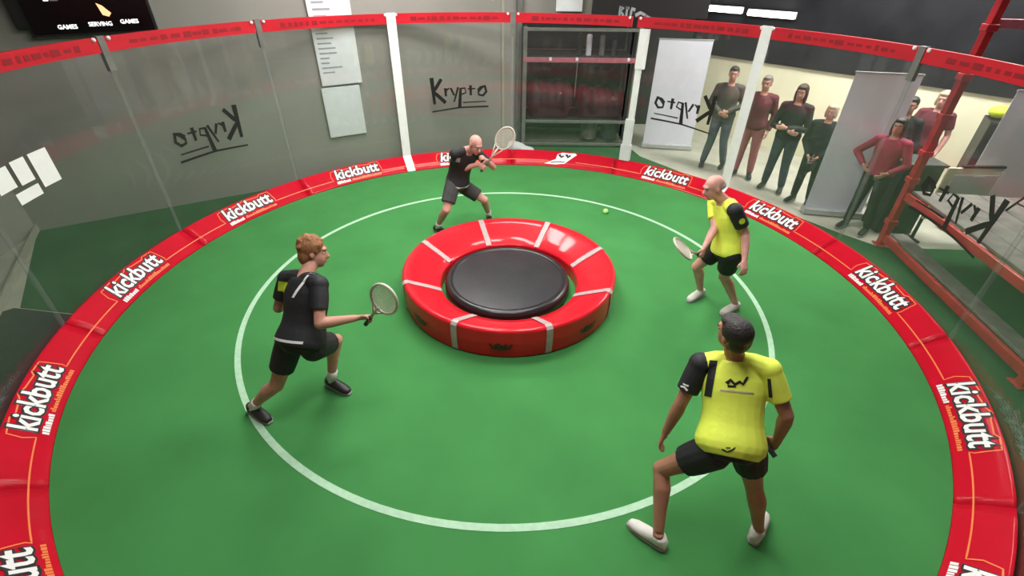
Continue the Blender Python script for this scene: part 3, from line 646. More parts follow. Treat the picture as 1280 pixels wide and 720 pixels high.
# ------------------------------------------------------------------ people
TORSO = [(-.15, .085, .075), (-.06, .150, .110), (.03, .168, .118), (.14, .166, .116), (.28, .150, .106), (.45, .150, .108), (.62, .168, .118), (.78, .176, .112), (.90, .150, .095), (.97, .105, .080), (1.04, .066, .064)]
def torso_secs(J, infl, t0, t1, k=1.0, loose=0.0, n=11):
    p0, p1, p2 = J['pel'], J['chest'], J['neck']
    mid = (p0 + p2) / 2; ctl = mid.lerp(p1, .6) * 2 - mid * 1.0 - (p0 + p2) * 0.0
    ctl = mid + (p1 - (p0.lerp(p2, .62))) * .9
    xh = (J['hipR'] - J['hipL']).normalized(); xs_ = (J['shR'] - J['shL']).normalized(); secs = []
    for i in range(n):
        t = t0 + (t1 - t0) * i / (n - 1); tt = t
        c = p0 * (1 - tt) ** 2 + ctl * (2 * tt * (1 - tt)) + p2 * tt ** 2
        T = ((ctl - p0) * (1 - tt) + (p2 - ctl) * tt).normalized()
        X = xh.lerp(xs_, min(max(t, 0), 1)); X = (X - T * X.dot(T)).normalized(); Y = T.cross(X)
        for (ta, ra, ya), (tb, rb, yb) in zip(TORSO, TORSO[1:]):
            if ta <= t <= tb + 1e-6 or (tb == TORSO[-1][0]):
                f = min(max((t - ta) / (tb - ta), 0), 1); rx, ry = ra + (rb - ra) * f, ya + (yb - ya) * f; break
        lo = loose * max(0, 1 - abs(t - .2) / .6)
        hemf = .016 * max(0, 1 - max(t, 0) / .2) if loose else 0
        secs.append((c, X, Y, rx * k + infl + lo * .6 + hemf, ry * k + infl + lo + hemf))
    return secs
def limb(bm, a, b, prof, n=14):
    d = b - a; x, y = frame_of(d); loft(bm, [(a + d * t, x, y, r, r) for t, r in prof], n)
def ball(bm, c, r): ell(bm, c, Matrix.Identity(3), (r, r, r), 14, 10)
def hand(bm, W, d, nrm, side, curl, k=1.0):
    """d finger direction, nrm palm normal, side = thumb side"""
    d = d.normalized(); nrm = (nrm - d * nrm.dot(d)).normalized(); side = (side - d * side.dot(d) - nrm * side.dot(nrm)).normalized()
    loft(bm, [(W - d * .02 * k, side, nrm, .028 * k, .022 * k), (W + d * .02 * k, side, nrm, .034 * k, .018 * k), (W + d * .06 * k, side, nrm, .042 * k, .016 * k), (W + d * .09 * k, side, nrm, .040 * k, .013 * k)], 12)
    for i, L in enumerate((.070, .080, .075, .058)):
        p = W + d * .082 * k + side * (.030 - .020 * i) * k; ang = 0; pts = [p - d * .02]; rr = [.0098 * k]
        for j in range(3):
            ang += curl * (.8, 1.0, .7)[j]; q = d * math.cos(ang) + nrm * math.sin(ang)
            pts.append(p.copy()); rr.append(.0098 * k); p = p + q * L * k * (.45, .32, .25)[j]
        pts.append(p); rr.append(.0078 * k); tube(bm, pts, rr, 8)
    p = W + d * .025 * k + side * .028 * k; q = (d * .65 + side * .65 + nrm * .35).normalized(); q2 = (d * .8 + side * (.3 - curl * .3) + nrm * (.3 + curl * .35)).normalized()
    tube(bm, [p - q * .02, p, p + q * .035 * k, p + q * .035 * k + q2 * .035 * k], [.014 * k, .014 * k, .0115 * k, .0085 * k], 8)
def person(name, label, J, look, S, group=None):
    J = {a: V(b) for a, b in J.items()}; k = S.get('k', 1.0); vox = S.get('vox', .0085)
    base = (J['ankL'] + J['ankR']) / 2; base.z = 0
    root = empty(name, base, label, 'person', group)
    skin = S['skin']; look = V(look).normalized()
    latS = (J['shR'] - J['shL']).normalized()
    # --- body
    bm = bmesh.new(); loft(bm, torso_secs(J, 0, -.13, 1.03, k, 0, 16), 20)
    upn = (J['head'] - J['neck']).normalized(); hu = (upn * .5 + V((0, 0, 1)) * .6).normalized()
    hf = (look - hu * look.dot(hu)).normalized(); hr = hf.cross(hu); H = J['head'] + hu * .0; B = basis(hr, hf, hu)
    def hp(x, y, z): return H + hr * x * k + hf * y * k + hu * z * k
    tube(bm, [J['neck'] - upn * .05, J['neck'] + upn * .02, hp(0, -.005, -.06)], [.068 * k, .058 * k, .056 * k], 12)
    ell(bm, hp(0, -.012, .032), B, (.075 * k, .096 * k, .092 * k)); ell(bm, hp(0, .030, -.030), B, (.060 * k, .066 * k, .085 * k)); ell(bm, hp(0, .058, -.085), B, (.030 * k, .026 * k, .026 * k))
    ell(bm, hp(0, .040, -.060), B, (.052 * k, .050 * k, .048 * k))
    tube(bm, [hp(0, .088, .020), hp(0, .112, -.022), hp(0, .098, -.034)], [.009 * k, .015 * k, .012 * k], 8)
    ell(bm, hp(0, .078, .040), B, (.050 * k, .018 * k, .014 * k))
    for s in (-1, 1):
        ell(bm, hp(s * .076, -.008, -.005), B @ rz(s * 20), (.010 * k, .020 * k, .032 * k), 10, 8)
        sd = 'R' if s > 0 else 'L'; sh, el_, wr = J['sh' + sd], J['el' + sd], J['wr' + sd]; hip, kn, an, toe = J['hip' + sd], J['kne' + sd], J['ank' + sd], J['toe' + sd]
        ball(bm, sh, .062 * k); tube(bm, [J['neck'] - upn * .04, sh.lerp(J['neck'], .35), sh], [.06 * k, .058 * k, .058 * k], 10)
        limb(bm, sh, el_, [(0, .056 * k), (.35, .052 * k), (.7, .044 * k), (1, .040 * k)]); ball(bm, el_, .041 * k)
        limb(bm, el_, wr, [(0, .040 * k), (.25, .044 * k), (.6, .036 * k), (1, .027 * k)])
        fd_ = (wr - el_).normalized(); hs = S.get('hand' + sd, {})
        dd = V(hs.get('d', fd_)); nn = V(hs.get('n', (-latS * s))); ss = V(hs.get('s', hf + V((0, 0, .3))))
        if abs(nn.normalized().dot(dd.normalized())) > .95: nn = hf
        if abs(ss.normalized().dot(dd.normalized())) > .95: ss = V((0, 0, 1))
        hand(bm, wr + dd.normalized() * .012, dd, nn, ss, hs.get('curl', .45), k)
        ball(bm, hip, .088 * k); limb(bm, hip, kn, [(0, .090 * k), (.3, .084 * k), (.7, .065 * k), (1, .056 * k)]); ball(bm, kn, .057 * k)
        x_, y_ = frame_of(an - kn); cb = -(hf - (an - kn).normalized() * hf.dot((an - kn).normalized())); cb = cb.normalized() * .014 * k if cb.length > .05 else V((0, 0, 0))
        loft(bm, [(kn, x_, y_, .054 * k, .054 * k), (kn.lerp(an, .28) + cb, x_, y_, .059 * k, .059 * k), (kn.lerp(an, .6) + cb * .4, x_, y_, .045 * k, .045 * k), (kn.lerp(an, .95), x_, y_, .036 * k, .036 * k)], 14)
        td = toe - an; td.z = 0; td = td.normalized(); fo = V((an.x, an.y, 0)); tx_ = V((td.y, -td.x, 0))
        tube(bm, [an + V((0, 0, .02)), V((an.x, an.y, .045))], [.037 * k, .036 * k], 10)
        loft(bm, [(fo - td * .05 + V((0, 0, .035)), tx_, V((0, 0, 1)), .026 * k, .026 * k), (fo + V((0, 0, .045)), tx_, V((0, 0, 1)), .034 * k, .038 * k), (fo + td * .09 + V((0, 0, .035)), tx_, V((0, 0, 1)), .038 * k, .026 * k), (fo + td * .17 + V((0, 0, .028)), tx_, V((0, 0, 1)), .032 * k, .016 * k)], 12)
    voxel('body', bm, skin, root, vox, 3)
    for s in (-1, 1):
        bm = bmesh.new(); ell(bm, hp(s * .031, .079, .012), B, (.0125 * k, .008 * k, .0070 * k), 10, 8); ey = from_bm('eye', bm, M_EYE, root, True)
        bm = bmesh.new(); ell(bm, hp(s * .031, .0865, .012), B, (.0055 * k, .003 * k, .0055 * k), 8, 6); from_bm('iris', bm, M_IRIS, ey, True)
        if 'hair' in S:
            bm = bmesh.new(); tube(bm, [hp(s * .014, .094, .034), hp(s * .032, .092, .040), hp(s * .048, .080, .036)], [.003, .005, .003], 6); from_bm('eyebrow', bm, S['hair'], root, True)
    bm = bmesh.new(); tube(bm, [hp(-.022, .086, -.062), hp(0, .094, -.060), hp(.022, .086, -.062)], [.004 * k, .0085 * k, .004 * k], 8); from_bm('lips', bm, M_LIP, root, True)
    # --- hair
    hs = S.get('hairstyle')
    if hs:
        bm = bmesh.new()
        if hs == 'short':
            ell(bm, hp(0, -.026, .046), B, (.083 * k, .096 * k, .090 * k)); ell(bm, hp(0, -.056, -.010), B, (.074 * k, .055 * k, .075 * k)); ell(bm, hp(0, .035, .095), B, (.060 * k, .050 * k, .030 * k))
        elif hs == 'shaggy':
            ell(bm, hp(0, -.026, .050), B, (.092 * k, .104 * k, .098 * k)); ell(bm, hp(0, -.058, -.020), B, (.080 * k, .058 * k, .085 * k))
            random.seed(3)
            for i in range(26):
                a = random.uniform(0, 2 * PI); e = random.uniform(.0, 1.3); q = V((math.cos(a) * math.cos(e) * .085, math.sin(a) * math.cos(e) * .095 - .03, math.sin(e) * .09 + .045))
                if q.y > .05 and q.z < .09: continue
                ell(bm, hp(*q), B @ rz(random.uniform(0, 180)), (.03 * k, .02 * k, .022 * k), 8, 6)
        elif hs == 'long':
            ell(bm, hp(0, -.024, .046), B, (.088 * k, .100 * k, .094 * k)); ell(bm, hp(0, -.062, -.06), B, (.090 * k, .055 * k, .13 * k))
            for s in (-1, 1): ell(bm, hp(s * .072, -.01, -.055), B, (.026 * k, .045 * k, .125 * k))
            ell(bm, hp(0, .040, .095), B, (.066 * k, .048 * k, .030 * k))
        elif hs == 'bob':
            ell(bm, hp(0, -.022, .046), B, (.090 * k, .100 * k, .092 * k)); ell(bm, hp(0, -.055, -.03), B, (.088 * k, .060 * k, .085 * k))
            for s in (-1, 1): ell(bm, hp(s * .074, -.005, -.03), B, (.024 * k, .045 * k, .075 * k))
            ell(bm, hp(0, .045, .090), B, (.064 * k, .045 * k, .030 * k))
        elif hs == 'fringe':     # bald top, thin hair round the sides
            ell(bm, hp(0, -.045, .005), B, (.0795 * k, .070 * k, .040 * k))
        voxel('hair', bm, S['hair'], root, .009, 2)
    # --- top
    def top(nm, m, t0, sleeve, sl_m=None, loose=.015, infl=.016):
        bm = bmesh.new(); loft(bm, torso_secs(J, infl, t0, .985, k, loose, 16), 22)
        for sd in 'LR':
            sh, el_, wr = J['sh' + sd], J['el' + sd], J['wr' + sd]
            ball(bm, sh, .070 * k); tube(bm, [J['neck'] - upn * .035, sh.lerp(J['neck'], .45) , sh], [.066 * k, .066 * k, .066 * k], 12)
            sb = bm if not (sl_m and sd in sl_m) else bmesh.new()
            if sb is not bm: ball(sb, sh, .075 * k)
            ex = .005 if sb is not bm else 0
            if sleeve == 'short': limb(sb, sh, el_, [(-.02, .066 * k + ex), (.3, .067 * k + ex), (.66, .064 * k + ex)])
            else:
                limb(sb, sh, el_, [(-.02, .066 * k), (.4, .060 * k), (1, .053 * k)]); ball(sb, el_, .053 * k); limb(sb, el_, wr, [(0, .053 * k), (.5, .048 * k), (.97, .039 * k)])
            if sb is not bm: voxel('sleeve', sb, sl_m[sd], root, vox, 3)
        return voxel(nm, bm, m, root, vox, 4)
    T = S['top']; shirt = top(T[0], T[1], T[2], T[3], T[4] if len(T) > 4 else None)
    # --- lower clothing
    nm, m, kind = S['low']; bm = bmesh.new(); loft(bm, torso_secs(J, .020, -.15, .12, k, 0, 7), 20)
    for sd in 'LR':
        hip, kn, an = J['hip' + sd], J['kne' + sd], J['ank' + sd]; ball(bm, hip, .108 * k)
        if kind == 'shorts': limb(bm, hip, kn, [(-.05, .108 * k), (.3, .106 * k), (S.get('hem', .62), .098 * k)])
        else:
            limb(bm, hip, kn, [(-.05, .106 * k), (.4, .092 * k), (1, .074 * k)]); ball(bm, kn, .073 * k); limb(bm, kn, an, [(0, .072 * k), (.4, .070 * k), (.98, .056 * k)])
    voxel(nm, bm, m, root, vox, 3)
    # --- socks and shoes
    for sd in 'LR':
        an, kn, toe = J['ank' + sd], J['kne' + sd], J['toe' + sd]; td = toe - an; td.z = 0; td = td.normalized(); fo = V((an.x, an.y, 0)); tx_ = V((td.y, -td.x, 0)); Z = V((0, 0, 1))
        if S.get('sock'):
            bm = bmesh.new(); limb(bm, an.lerp(kn, .22), an - Z * .02, [(0, .046 * k), (.3, .045 * k), (1, .044 * k)]); from_bm('sock', bm, S['sock'], root, True)
        bm = bmesh.new()
        loft(bm, [(fo - td * .075 + Z * .045, tx_, Z, .030 * k, .036), (fo - td * .05 + Z * .055, tx_, Z, .039 * k, .050), (fo + td * .02 + Z * .055, tx_, Z, .043 * k, .050), (fo + td * .09 + Z * .045, tx_, Z, .049 * k, .040), (fo + td * .16 + Z * .036, tx_, Z, .047 * k, .030), (fo + td * .205 + Z * .030, tx_, Z, .028 * k, .020)], 14)
        tube(bm, [fo + Z * .05 - td * .012, fo + Z * .105 - td * .016], [.047 * k, .047 * k], 12)
        sho = voxel('shoe', bm, S['shoe'], root, .01, 3)
        bm = bmesh.new(); loft(bm, [(fo + td * a + Z * .011, tx_, td, w_ * k, .001) for a, w_ in ()] or [(fo - td * .08 + Z * .011, tx_, Z, .026, .009), (fo - td * .05 + Z * .011, tx_, Z, .042, .011), (fo + td * .1 + Z * .011, tx_, Z, .051, .011), (fo + td * .17 + Z * .011, tx_, Z, .047, .011), (fo + td * .215 + Z * .011, tx_, Z, .022, .008)], 10); from_bm('sole', bm, M_SOLE, sho, True)
    return root, shirt, J, B
def decal(name, target, vf, origin, xdir, ydir, m, parent, off=.004):
    """lay flat shapes onto a garment surface by casting rays onto it"""
    n = xdir.cross(ydir).normalized(); me = target.data; loc = V((0, 0, 0)); q = target
    while q: loc += q.location; q = q.parent
    bv = BVHTree.FromPolygons([v.co + loc for v in me.vertices], [tuple(p.vertices) for p in me.polygons])
    out = []
    for u, v in vf[0]:
        p = origin + xdir * u + ydir * v; h = bv.ray_cast(p + n * .4, -n, .8)
        out.append((h[0] + n * off) if h[0] is not None else p)
    o = bpy.data.meshes.new(name); o.from_pydata([tuple(p) for p in out], [], vf[1]); o.update(); return link(name, o, m, parent)
def grid2d(x0, y0, x1, y1, nx, ny, skew=0):
    vs = [(x0 + (x1 - x0) * i / nx + skew * j / ny, y0 + (y1 - y0) * j / ny) for j in range(ny + 1) for i in range(nx + 1)]
    return vs, [(j * (nx + 1) + i, j * (nx + 1) + i + 1, (j + 1) * (nx + 1) + i + 1, (j + 1) * (nx + 1) + i) for j in range(ny) for i in range(nx)]

def racket(lab, grip, tip, facen):
    """grip = point in the fist, tip = head tip"""
    a = (tip - grip).normalized(); L = (tip - grip).length; st = grip - a * .07; t = empty('racket', st, lab, 'racket', 'rackets of the players')
    f = (facen - a * facen.dot(a)).normalized(); s = a.cross(f).normalized()
    hl = .30; hw = .115; hc = tip - a * (hl / 2)
    bm = bmesh.new(); N = 36; vs = []; ring = []
    for i in range(N):
        an = 2 * PI * i / N; c = hc + a * (hl / 2 * math.cos(an)) + s * (hw * math.sin(an)); rr = (a * math.cos(an) / hl * 2 + s * math.sin(an) / hw).normalized()
        ring.append([bm.verts.new(c + rr * (.010 * math.cos(2 * PI * j / 8)) + f * (.011 * math.sin(2 * PI * j / 8))) for j in range(8)])
    for i in range(N):
        for j in range(8): bm.faces.new((ring[i][j], ring[(i + 1) % N][j], ring[(i + 1) % N][(j + 1) % 8], ring[i][(j + 1) % 8]))
    from_bm('frame', bm, M_FRAME, t, True)
    th = hc - a * (hl / 2 - .012); he = grip + a * .075
    bm = bmesh.new(); tube(bm, [he, th.lerp(he, .5), th], [.012, .011, .012], 8)
    for q in (-1, 1): tube(bm, [he.lerp(th, .35), hc - a * (hl * .40) + s * (q * hw * .58)], .008, 8)
    from_bm('throat', bm, M_FRAME, t, True)
    bm = bmesh.new(); tube(bm, [st, st + a * .006, grip, he], [.0175, .0165, .0155, .0145], 10); from_bm('grip', bm, M_GRIP, t, True)
    bm = bmesh.new()
    for i in range(-7, 8):
        x = i / 8; c = hw * x; l = hl / 2 * math.sqrt(1 - x * x); tube(bm, [hc + s * c - a * l, hc + s * c + a * l], .0022, 4)
    for i in range(-9, 10):
        x = i / 10; c = hl / 2 * x; l = hw * math.sqrt(1 - x * x); tube(bm, [hc + a * c - s * l, hc + a * c + s * l], .0022, 4)
    tag(from_bm('strings', bm, M_STRING, t), kind='stuff')
def grip_hand(J, sd, tip, look):
    """hand frame for a fist round a racket pointing from the wrist towards tip"""
    wr, el_ = V(J['wr' + sd]), V(J['el' + sd]); d = (wr - el_).normalized(); a = (V(tip) - wr).normalized()
    dh = (d - a * d.dot(a)); dh = dh.normalized() if dh.length > .2 else frame_of(a)[0]
    dh = (dh + a * .25 + d * .2).normalized(); s = (a - dh * a.dot(dh)).normalized(); n = dh.cross(s)
    if n.z > 0 : n = -n
    g = wr + dh * .085 + n * .030
    return dict(d=tuple(dh), n=tuple(n), s=tuple(s), curl=1.35), g, n
POSE = {
  'p4': {'pel': (1.379, -2.867, 0.864), 'hipL': (1.303, -2.848, 0.794), 'hipR': (1.478, -2.862, 0.884), 'kneL': (1.080, -2.728, 0.444), 'kneR': (1.631, -2.877, 0.482), 'ankL': (1.057, -2.990, 0.108), 'ankR': (1.755, -2.937, 0.086), 'toeL': (0.953, -2.902, 0.022), 'toeR': (1.859, -2.812, 0.036), 'chest': (1.432, -2.625, 1.097), 'neck': (1.421, -2.535, 1.278), 'head': (1.357, -2.548, 1.468), 'shL': (1.236, -2.517, 1.207), 'shR': (1.568, -2.660, 1.303), 'elL': (1.142, -2.601, 0.946), 'elR': (1.675, -2.807, 1.078), 'wrL': (1.090, -2.621, 0.691), 'wrR': (1.716, -2.780, 0.821)},
  'p1': {'pel': (-1.583, -1.873, 0.777), 'hipL': (-1.680, -1.838, 0.766), 'hipR': (-1.490, -1.876, 0.732), 'kneL': (-1.844, -1.946, 0.383), 'kneR': (-1.470, -1.513, 0.499), 'ankL': (-2.144, -1.909, 0.090), 'ankR': (-1.573, -1.584, 0.095), 'toeL': (-2.008, -1.992, 0.037), 'toeR': (-1.432, -1.656, 0.035), 'chest': (-1.527, -1.666, 1.041), 'neck': (-1.532, -1.605, 1.232), 'head': (-1.489, -1.477, 1.360), 'shL': (-1.713, -1.562, 1.172), 'shR': (-1.384, -1.731, 1.236), 'elL': (-1.832, -1.600, 0.910), 'elR': (-1.366, -1.925, 1.014), 'wrL': (-1.744, -1.355, 0.909), 'wrR': (-1.118, -1.835, 1.001)},
  'p2': {'pel': (-0.712, 1.590, 0.691), 'hipL': (-0.705, 1.687, 0.656), 'hipR': (-0.749, 1.532, 0.768), 'kneL': (-0.343, 1.636, 0.432), 'kneR': (-0.849, 1.289, 0.430), 'ankL': (-0.300, 1.877, 0.091), 'ankR': (-1.017, 1.470, 0.090), 'toeL': (-0.274, 1.718, 0.035), 'toeR': (-0.891, 1.370, 0.035), 'chest': (-0.652, 1.609, 1.034), 'neck': (-0.544, 1.518, 1.181), 'head': (-0.427, 1.409, 1.294), 'shL': (-0.405, 1.626, 1.097), 'shR': (-0.700, 1.401, 1.177), 'elL': (-0.213, 1.698, 0.895), 'elR': (-0.650, 1.514, 0.927), 'wrL': (-0.304, 1.516, 1.059), 'wrR': (-0.408, 1.445, 1.024)},
  'p3': {'pel': (2.272, -0.410, 0.811), 'hipL': (2.277, -0.510, 0.828), 'hipR': (2.271, -0.311, 0.837), 'kneL': (2.360, -0.332, 0.446), 'kneR': (2.114, -0.159, 0.467), 'ankL': (2.579, -0.339, 0.089), 'ankR': (2.271, -0.075, 0.087), 'toeL': (2.438, -0.417, 0.035), 'toeR': (2.140, -0.169, 0.037), 'chest': (2.256, -0.341, 1.145), 'neck': (2.147, -0.314, 1.313), 'head': (2.016, -0.300, 1.450), 'shL': (2.176, -0.508, 1.312), 'shR': (2.126, -0.143, 1.224), 'elL': (2.339, -0.529, 1.073), 'elR': (2.094, -0.380, 1.059), 'wrL': (2.315, -0.702, 0.884), 'wrR': (1.956, -0.569, 0.944)}}
# auburn-haired player
J = POSE['p1']; tip = V((-0.77, -2.00, 1.38)); h, g, n = grip_hand(J, 'R', tip, None)
root, shirt, JJ, B = person('person', 'player with auburn hair in black jersey and black shorts lunging with a racket', J, (.93, .30, -.12), dict(skin=M_SKIN, hair=M_HAIRR, hairstyle='shaggy', top=('jersey', M_BLKJ, -.04, 'short'), low=('shorts', M_BLKS, 'shorts'), shoe=M_SHOEK, sock=M_SOCK, handR=h, vox=.0075), 'players on the court')
racket('racket held out by the auburn-haired player', g, tip, V((.2, -.6, .6)))
bx = (JJ['shR'] - JJ['shL']).normalized(); by = (JJ['neck'] - JJ['pel']).normalized()
decal('back_stripe', shirt, grid2d(-.012, -.10, .012, .10, 1, 8, .10), JJ['chest'].lerp(JJ['neck'], .65) + bx * .02, bx, by, M_PRINTW, root)
decal('shoulder_print', shirt, grid2d(-.055, -.04, .055, .04, 5, 4, .02), JJ['shL'] - by * .06 + bx * .03, bx, by, M_NEON, root)
decal('hem_stripe', shirt, grid2d(-.13, -.010, .14, .010, 14, 1), JJ['pel'] + by * .035, bx, by, M_PRINTW, root)
sx = (V((.3, -.9, .1))).normalized()
# bald player at the back
J = POSE['p2']; tip = V((0.04, 1.42, 1.50)); h, g, n = grip_hand(J, 'R', tip, None)
hl_ = dict(d=tuple((V(J['wrL']) - V(J['elL'])).normalized()), curl=1.0)
root, shirt, JJ, B = person('person', 'bald player in black top and charcoal shorts swinging a racket behind the rebound disc', J, (.62, -.78, -.1), dict(skin=M_SKINP, top=('jersey', M_BLKJ, -.02, 'short'), low=('shorts', M_GRYS, 'shorts'), shoe=M_SHOEK, sock=M_SOCK, handR=h, handL=hl_, hem=.75, vox=.0085), 'players on the court')
racket('racket swung back by the bald black-shirted player', g, tip, V((-.1, -.8, .3)))
bx = (JJ['shR'] - JJ['shL']).normalized(); by = (JJ['neck'] - JJ['pel']).normalized()
decal('hem_stripe', shirt, grid2d(-.15, -.012, .15, .012, 14, 1), JJ['pel'] + by * .045, -bx, by, M_PRINTW, root)
decal('shoulder_print', shirt, grid2d(-.03, -.03, .03, .03, 4, 4), JJ['shR'] - by * .05 - bx * .03, -bx, by, M_GREYTXT, root)
# bald player in yellow
J = POSE['p3']; tip = V((1.528, -0.96, 1.165)); h, g, n = grip_hand(J, 'R', tip, None)
root, shirt, JJ, B = person('person', 'balding player in yellow jersey with black sleeve stepping towards the disc', J, (-.97, -.12, -.25), dict(skin=M_SKINP, hair=M_HAIRG, hairstyle='fringe', top=('jersey', M_YEL, -.04, 'short', {'L': M_BLKJ}), low=('shorts', M_BLKS, 'shorts'), shoe=M_SHOEW, handR=h, vox=.008), 'players on the court')
racket('racket held low by the balding yellow-shirted player', g, tip, V((0, -.5, .8)))
sl = [c for c in root.children if c.name.startswith('sleeve')][0]; e = (JJ['elL'] - JJ['shL']).normalized(); oy = V((-.1, -1, .35)).normalized(); xx = e.cross(oy).normalized(); yy = oy.cross(xx)
dv = [(0, 0)] + [(.03 * math.cos(2 * PI * i / 12), .03 * math.sin(2 * PI * i / 12)) for i in range(12)]
decal('sleeve_badge', sl, (dv, [(0, 1 + i, 1 + (i + 1) % 12) for i in range(12)]), JJ['shL'].lerp(JJ['elL'], .42), xx, yy, M_NEON, root)
# dark-haired player in yellow seen from the back
J = POSE['p4']; h = dict(curl=1.1, d=tuple((V(J['wrR']) - V(J['elR'])).normalized()))
tip = V((1.52, -2.40, .88)); hR, g, n = grip_hand(J, 'R', tip, None)
root, shirt, JJ, B = person('person', 'black-haired player in yellow jersey crouching with knees wide apart', J, (-.35, .93, -.1), dict(skin=M_SKINT, hair=M_HAIRK, hairstyle='short', top=('jersey', M_YEL, -.10, 'short', {'L': M_BLKJ}), low=('shorts', M_BLKS, 'shorts'), shoe=M_SHOEW, handR=hR, hem=.50, vox=.0065), 'players on the court')
racket('racket held in front by the crouching black-haired player', g, tip, V((0, .2, 1)))
bx = (JJ['shR'] - JJ['shL']).normalized(); by = (JJ['neck'] - JJ['pel']).normalized(); by = (by - bx * by.dot(bx)).normalized()
em = stroke2d([([(-1.0, -.3), (-.6, .2), (-.2, -.3), (.3, .1), (.6, -.2), (1.0, .8)], .45, .2), ([(-.9, -.6), (-.1, -.55)], .3, .2)])
decal('back_emblem', shirt, ([(x * .055, y * .045) for x, y in em[0]], em[1]), JJ['chest'].lerp(JJ['neck'], .30) + bx * .02, bx, by, M_PRINTK, root)
decal('back_line', shirt, grid2d(-.09, -.004, .09, .004, 8, 1), JJ['chest'].lerp(JJ['neck'], .02) + bx * .02, bx, by, M_SEAM, root)
em = stroke2d([([(-1, 0), (-.2, -.4), (.5, .1), (1, .7)], .35, .2), ([(-.4, .4), (.3, .5)], .2, .2)])
decal('hem_emblem', shirt, ([(x * .035, y * .03) for x, y in em[0]], em[1]), JJ['pel'] + by * .01 + bx * .0, bx, by, M_PRINTK, root)
decal('side_panel', shirt, grid2d(-.022, -.12, .022, .10, 2, 10, .03), JJ['shL'].lerp(JJ['chest'], .28) - by * .03 - bx * .005, bx, by, M_BLKJ, root)
decal('side_panel', shirt, grid2d(-.009, -.09, .009, .02, 2, 8, -.01), JJ['shR'] - by * .07 + bx * .008, bx, by, M_BLKJ, root)
sl = [c for c in root.children if c.name.startswith('sleeve')][0]
em = stroke2d([([(-1, .6), (0, .2), (1, .6)], .5, .3), ([(-.8, -.4), (.7, -.2)], .4, .3)])
e = (JJ['elL'] - JJ['shL']).normalized(); oy = V((-.75, -.6, .25)).normalized(); xx = e.cross(oy).normalized(); yy = oy.cross(xx)
decal('sleeve_print', sl, ([(x * .025, y * .03) for x, y in em[0]], em[1]), JJ['shL'].lerp(JJ['elL'], .48), xx, yy, M_PRINTW, root)

# spectators outside the glass
def stand(pos, face, h, **ov):
    f = V((*face, 0)).normalized(); r = V((f.y, -f.x, 0)); q = h / 1.76; p = V((*pos, 0))
    T = dict(pel=(0, 0, .94), hipL=(-.09, 0, .92), hipR=(.09, 0, .92), kneL=(-.11, .02, .50), kneR=(.11, .02, .50), ankL=(-.13, -.02, .09), ankR=(.13, -.02, .09), toeL=(-.17, .13, .03), toeR=(.17, .13, .03),
             chest=(0, .02, 1.25), neck=(0, .0, 1.46), head=(0, .03, 1.635), shL=(-.185, -.005, 1.41), shR=(.185, -.005, 1.41), elL=(-.25, -.03, 1.13), elR=(.25, -.03, 1.13), wrL=(-.24, .08, .89), wrR=(.24, .08, .89))
    T.update(ov)
    J = {}
    for kx, (a, b, c) in T.items():
        z = c if kx[:3] in ('ank', 'toe') else c * q
        J[kx] = tuple(p + r * a * q + f * b * q + V((0, 0, z)))
    return J, q
def spectator(lab, pos, look, h, S, **ov):
    f = (look[0] - pos[0], look[1] - pos[1]); J, q = stand(pos, f, h, **ov); S.setdefault('k', q); S.setdefault('vox', .010)
    return person('person', lab, J, (f[0], f[1], -.12 * math.hypot(*f)), S, 'spectators outside the glass')
spectator('man in olive-brown top and grey-blue trousers watching beside a white banner', (3.89, 4.32), (1.2, -1.5), 1.78, dict(skin=M_SKIN, hair=M_HAIRK, hairstyle='short', top=('jacket', M_OLIVE, -.10, 'long'), low=('trousers', M_JEANS, 'long'), shoe=M_SHOEK),
          wrL=(-.05, .22, 1.06), wrR=(.05, .24, 1.04), elL=(-.27, .02, 1.14), elR=(.27, .02, 1.14), ankL=(-.19, -.02, .09), ankR=(.17, .03, .09))
spectator('person in wine-red top and rose trousers beside the white marker strip', (4.27, 3.82), (0.8, -1.2), 1.73, dict(skin=M_SKIN, hair=M_HAIRG, hairstyle='short', top=('sweater', M_WINE, -.10, 'long'), low=('trousers', M_ROSE, 'long'), shoe=M_SHOEK))
spectator('woman with long dark hair in black jacket and jeans', (4.55, 3.20), (1.0, -1.0), 1.72, dict(skin=M_SKIN, hair=M_HAIRB, hairstyle='long', top=('jacket', M_BLKT, -.02, 'long'), low=('jeans', M_JEANSD, 'long'), shoe=M_SHOEK),
          wrL=(.02, .22, 1.12), wrR=(-.04, .25, 1.08), elL=(-.26, .06, 1.10), elR=(.26, .06, 1.10), ankL=(-.15, .0, .09), ankR=(.15, -.06, .09))
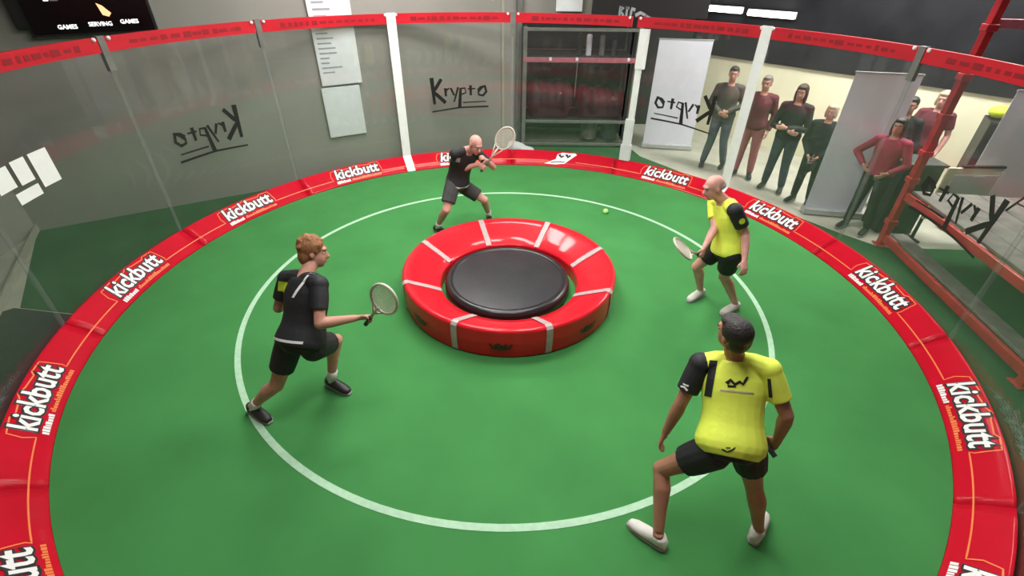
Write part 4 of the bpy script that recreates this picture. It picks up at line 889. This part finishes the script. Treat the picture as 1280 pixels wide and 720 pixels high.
sp, _, JJ, _ = spectator('fair-haired person all in black half behind a white banner', (4.78, 2.66), (1.0, -1.2), 1.56, dict(skin=M_SKIN, hair=M_HAIRL, hairstyle='bob', top=('coat', M_BLKT, -.14, 'long'), low=('trousers', M_BLKS, 'long'), shoe=M_SHOEK),
          wrL=(-.08, .20, .92), wrR=(.08, .20, .92), elL=(-.25, .02, 1.12), elR=(.25, .02, 1.12))
c = (JJ['wrL'] + JJ['wrR']) / 2 + V((-.05, -.10, -.12)); t = empty('handbag', c - V((0, 0, .1)), 'small black handbag held by the fair-haired person', 'bag')
bm = bmesh.new(); add_box(bm, c, (.22, .08, .16), rz(35), .02); from_bm('pouch', bm, M_BLACK, t)
bm = bmesh.new(); qa = rz(35); tube(bm, [c + qa @ V((x, 0, z)) for x, z in ((-.08, .07), (-.05, .15), (0, .18), (.05, .15), (.08, .07))], .007, 6); from_bm('strap', bm, M_BLACK, t)
spectator('woman in crimson jersey with one hand on her hip', (5.14, 1.72), (0.6, -1.6), 1.62, dict(skin=M_SKIN, hair=M_HAIRK, hairstyle='long', top=('jersey', M_CRIM, .0, 'long'), low=('jeans', M_BLKT, 'long'), shoe=M_SHOEK),
          elR=(.42, -.06, 1.16), wrR=(.21, .10, 1.03), elL=(-.30, .04, 1.14), wrL=(-.16, .20, 1.02), ankL=(-.16, .0, .09), ankR=(.15, -.02, .09))
spectator('dark-haired person in black behind the black counter', (5.88, 2.62), (1.0, -1.2), 1.68, dict(skin=M_SKIN, hair=M_HAIRK, hairstyle='short', top=('jacket', M_BLKT, -.10, 'long'), low=('trousers', M_BLKT, 'long'), shoe=M_SHOEK))
spectator('fair-haired person in wine-red jacket by the tall black cabinet', (6.50, 2.85), (1.0, -1.6), 1.72, dict(skin=M_SKINP, hair=M_HAIRL, hairstyle='bob', top=('jacket', M_WINE, -.10, 'short'), low=('trousers', M_BLKT, 'long'), shoe=M_SHOEK),
          wrR=(.12, .28, 1.08), elR=(.27, .06, 1.13))
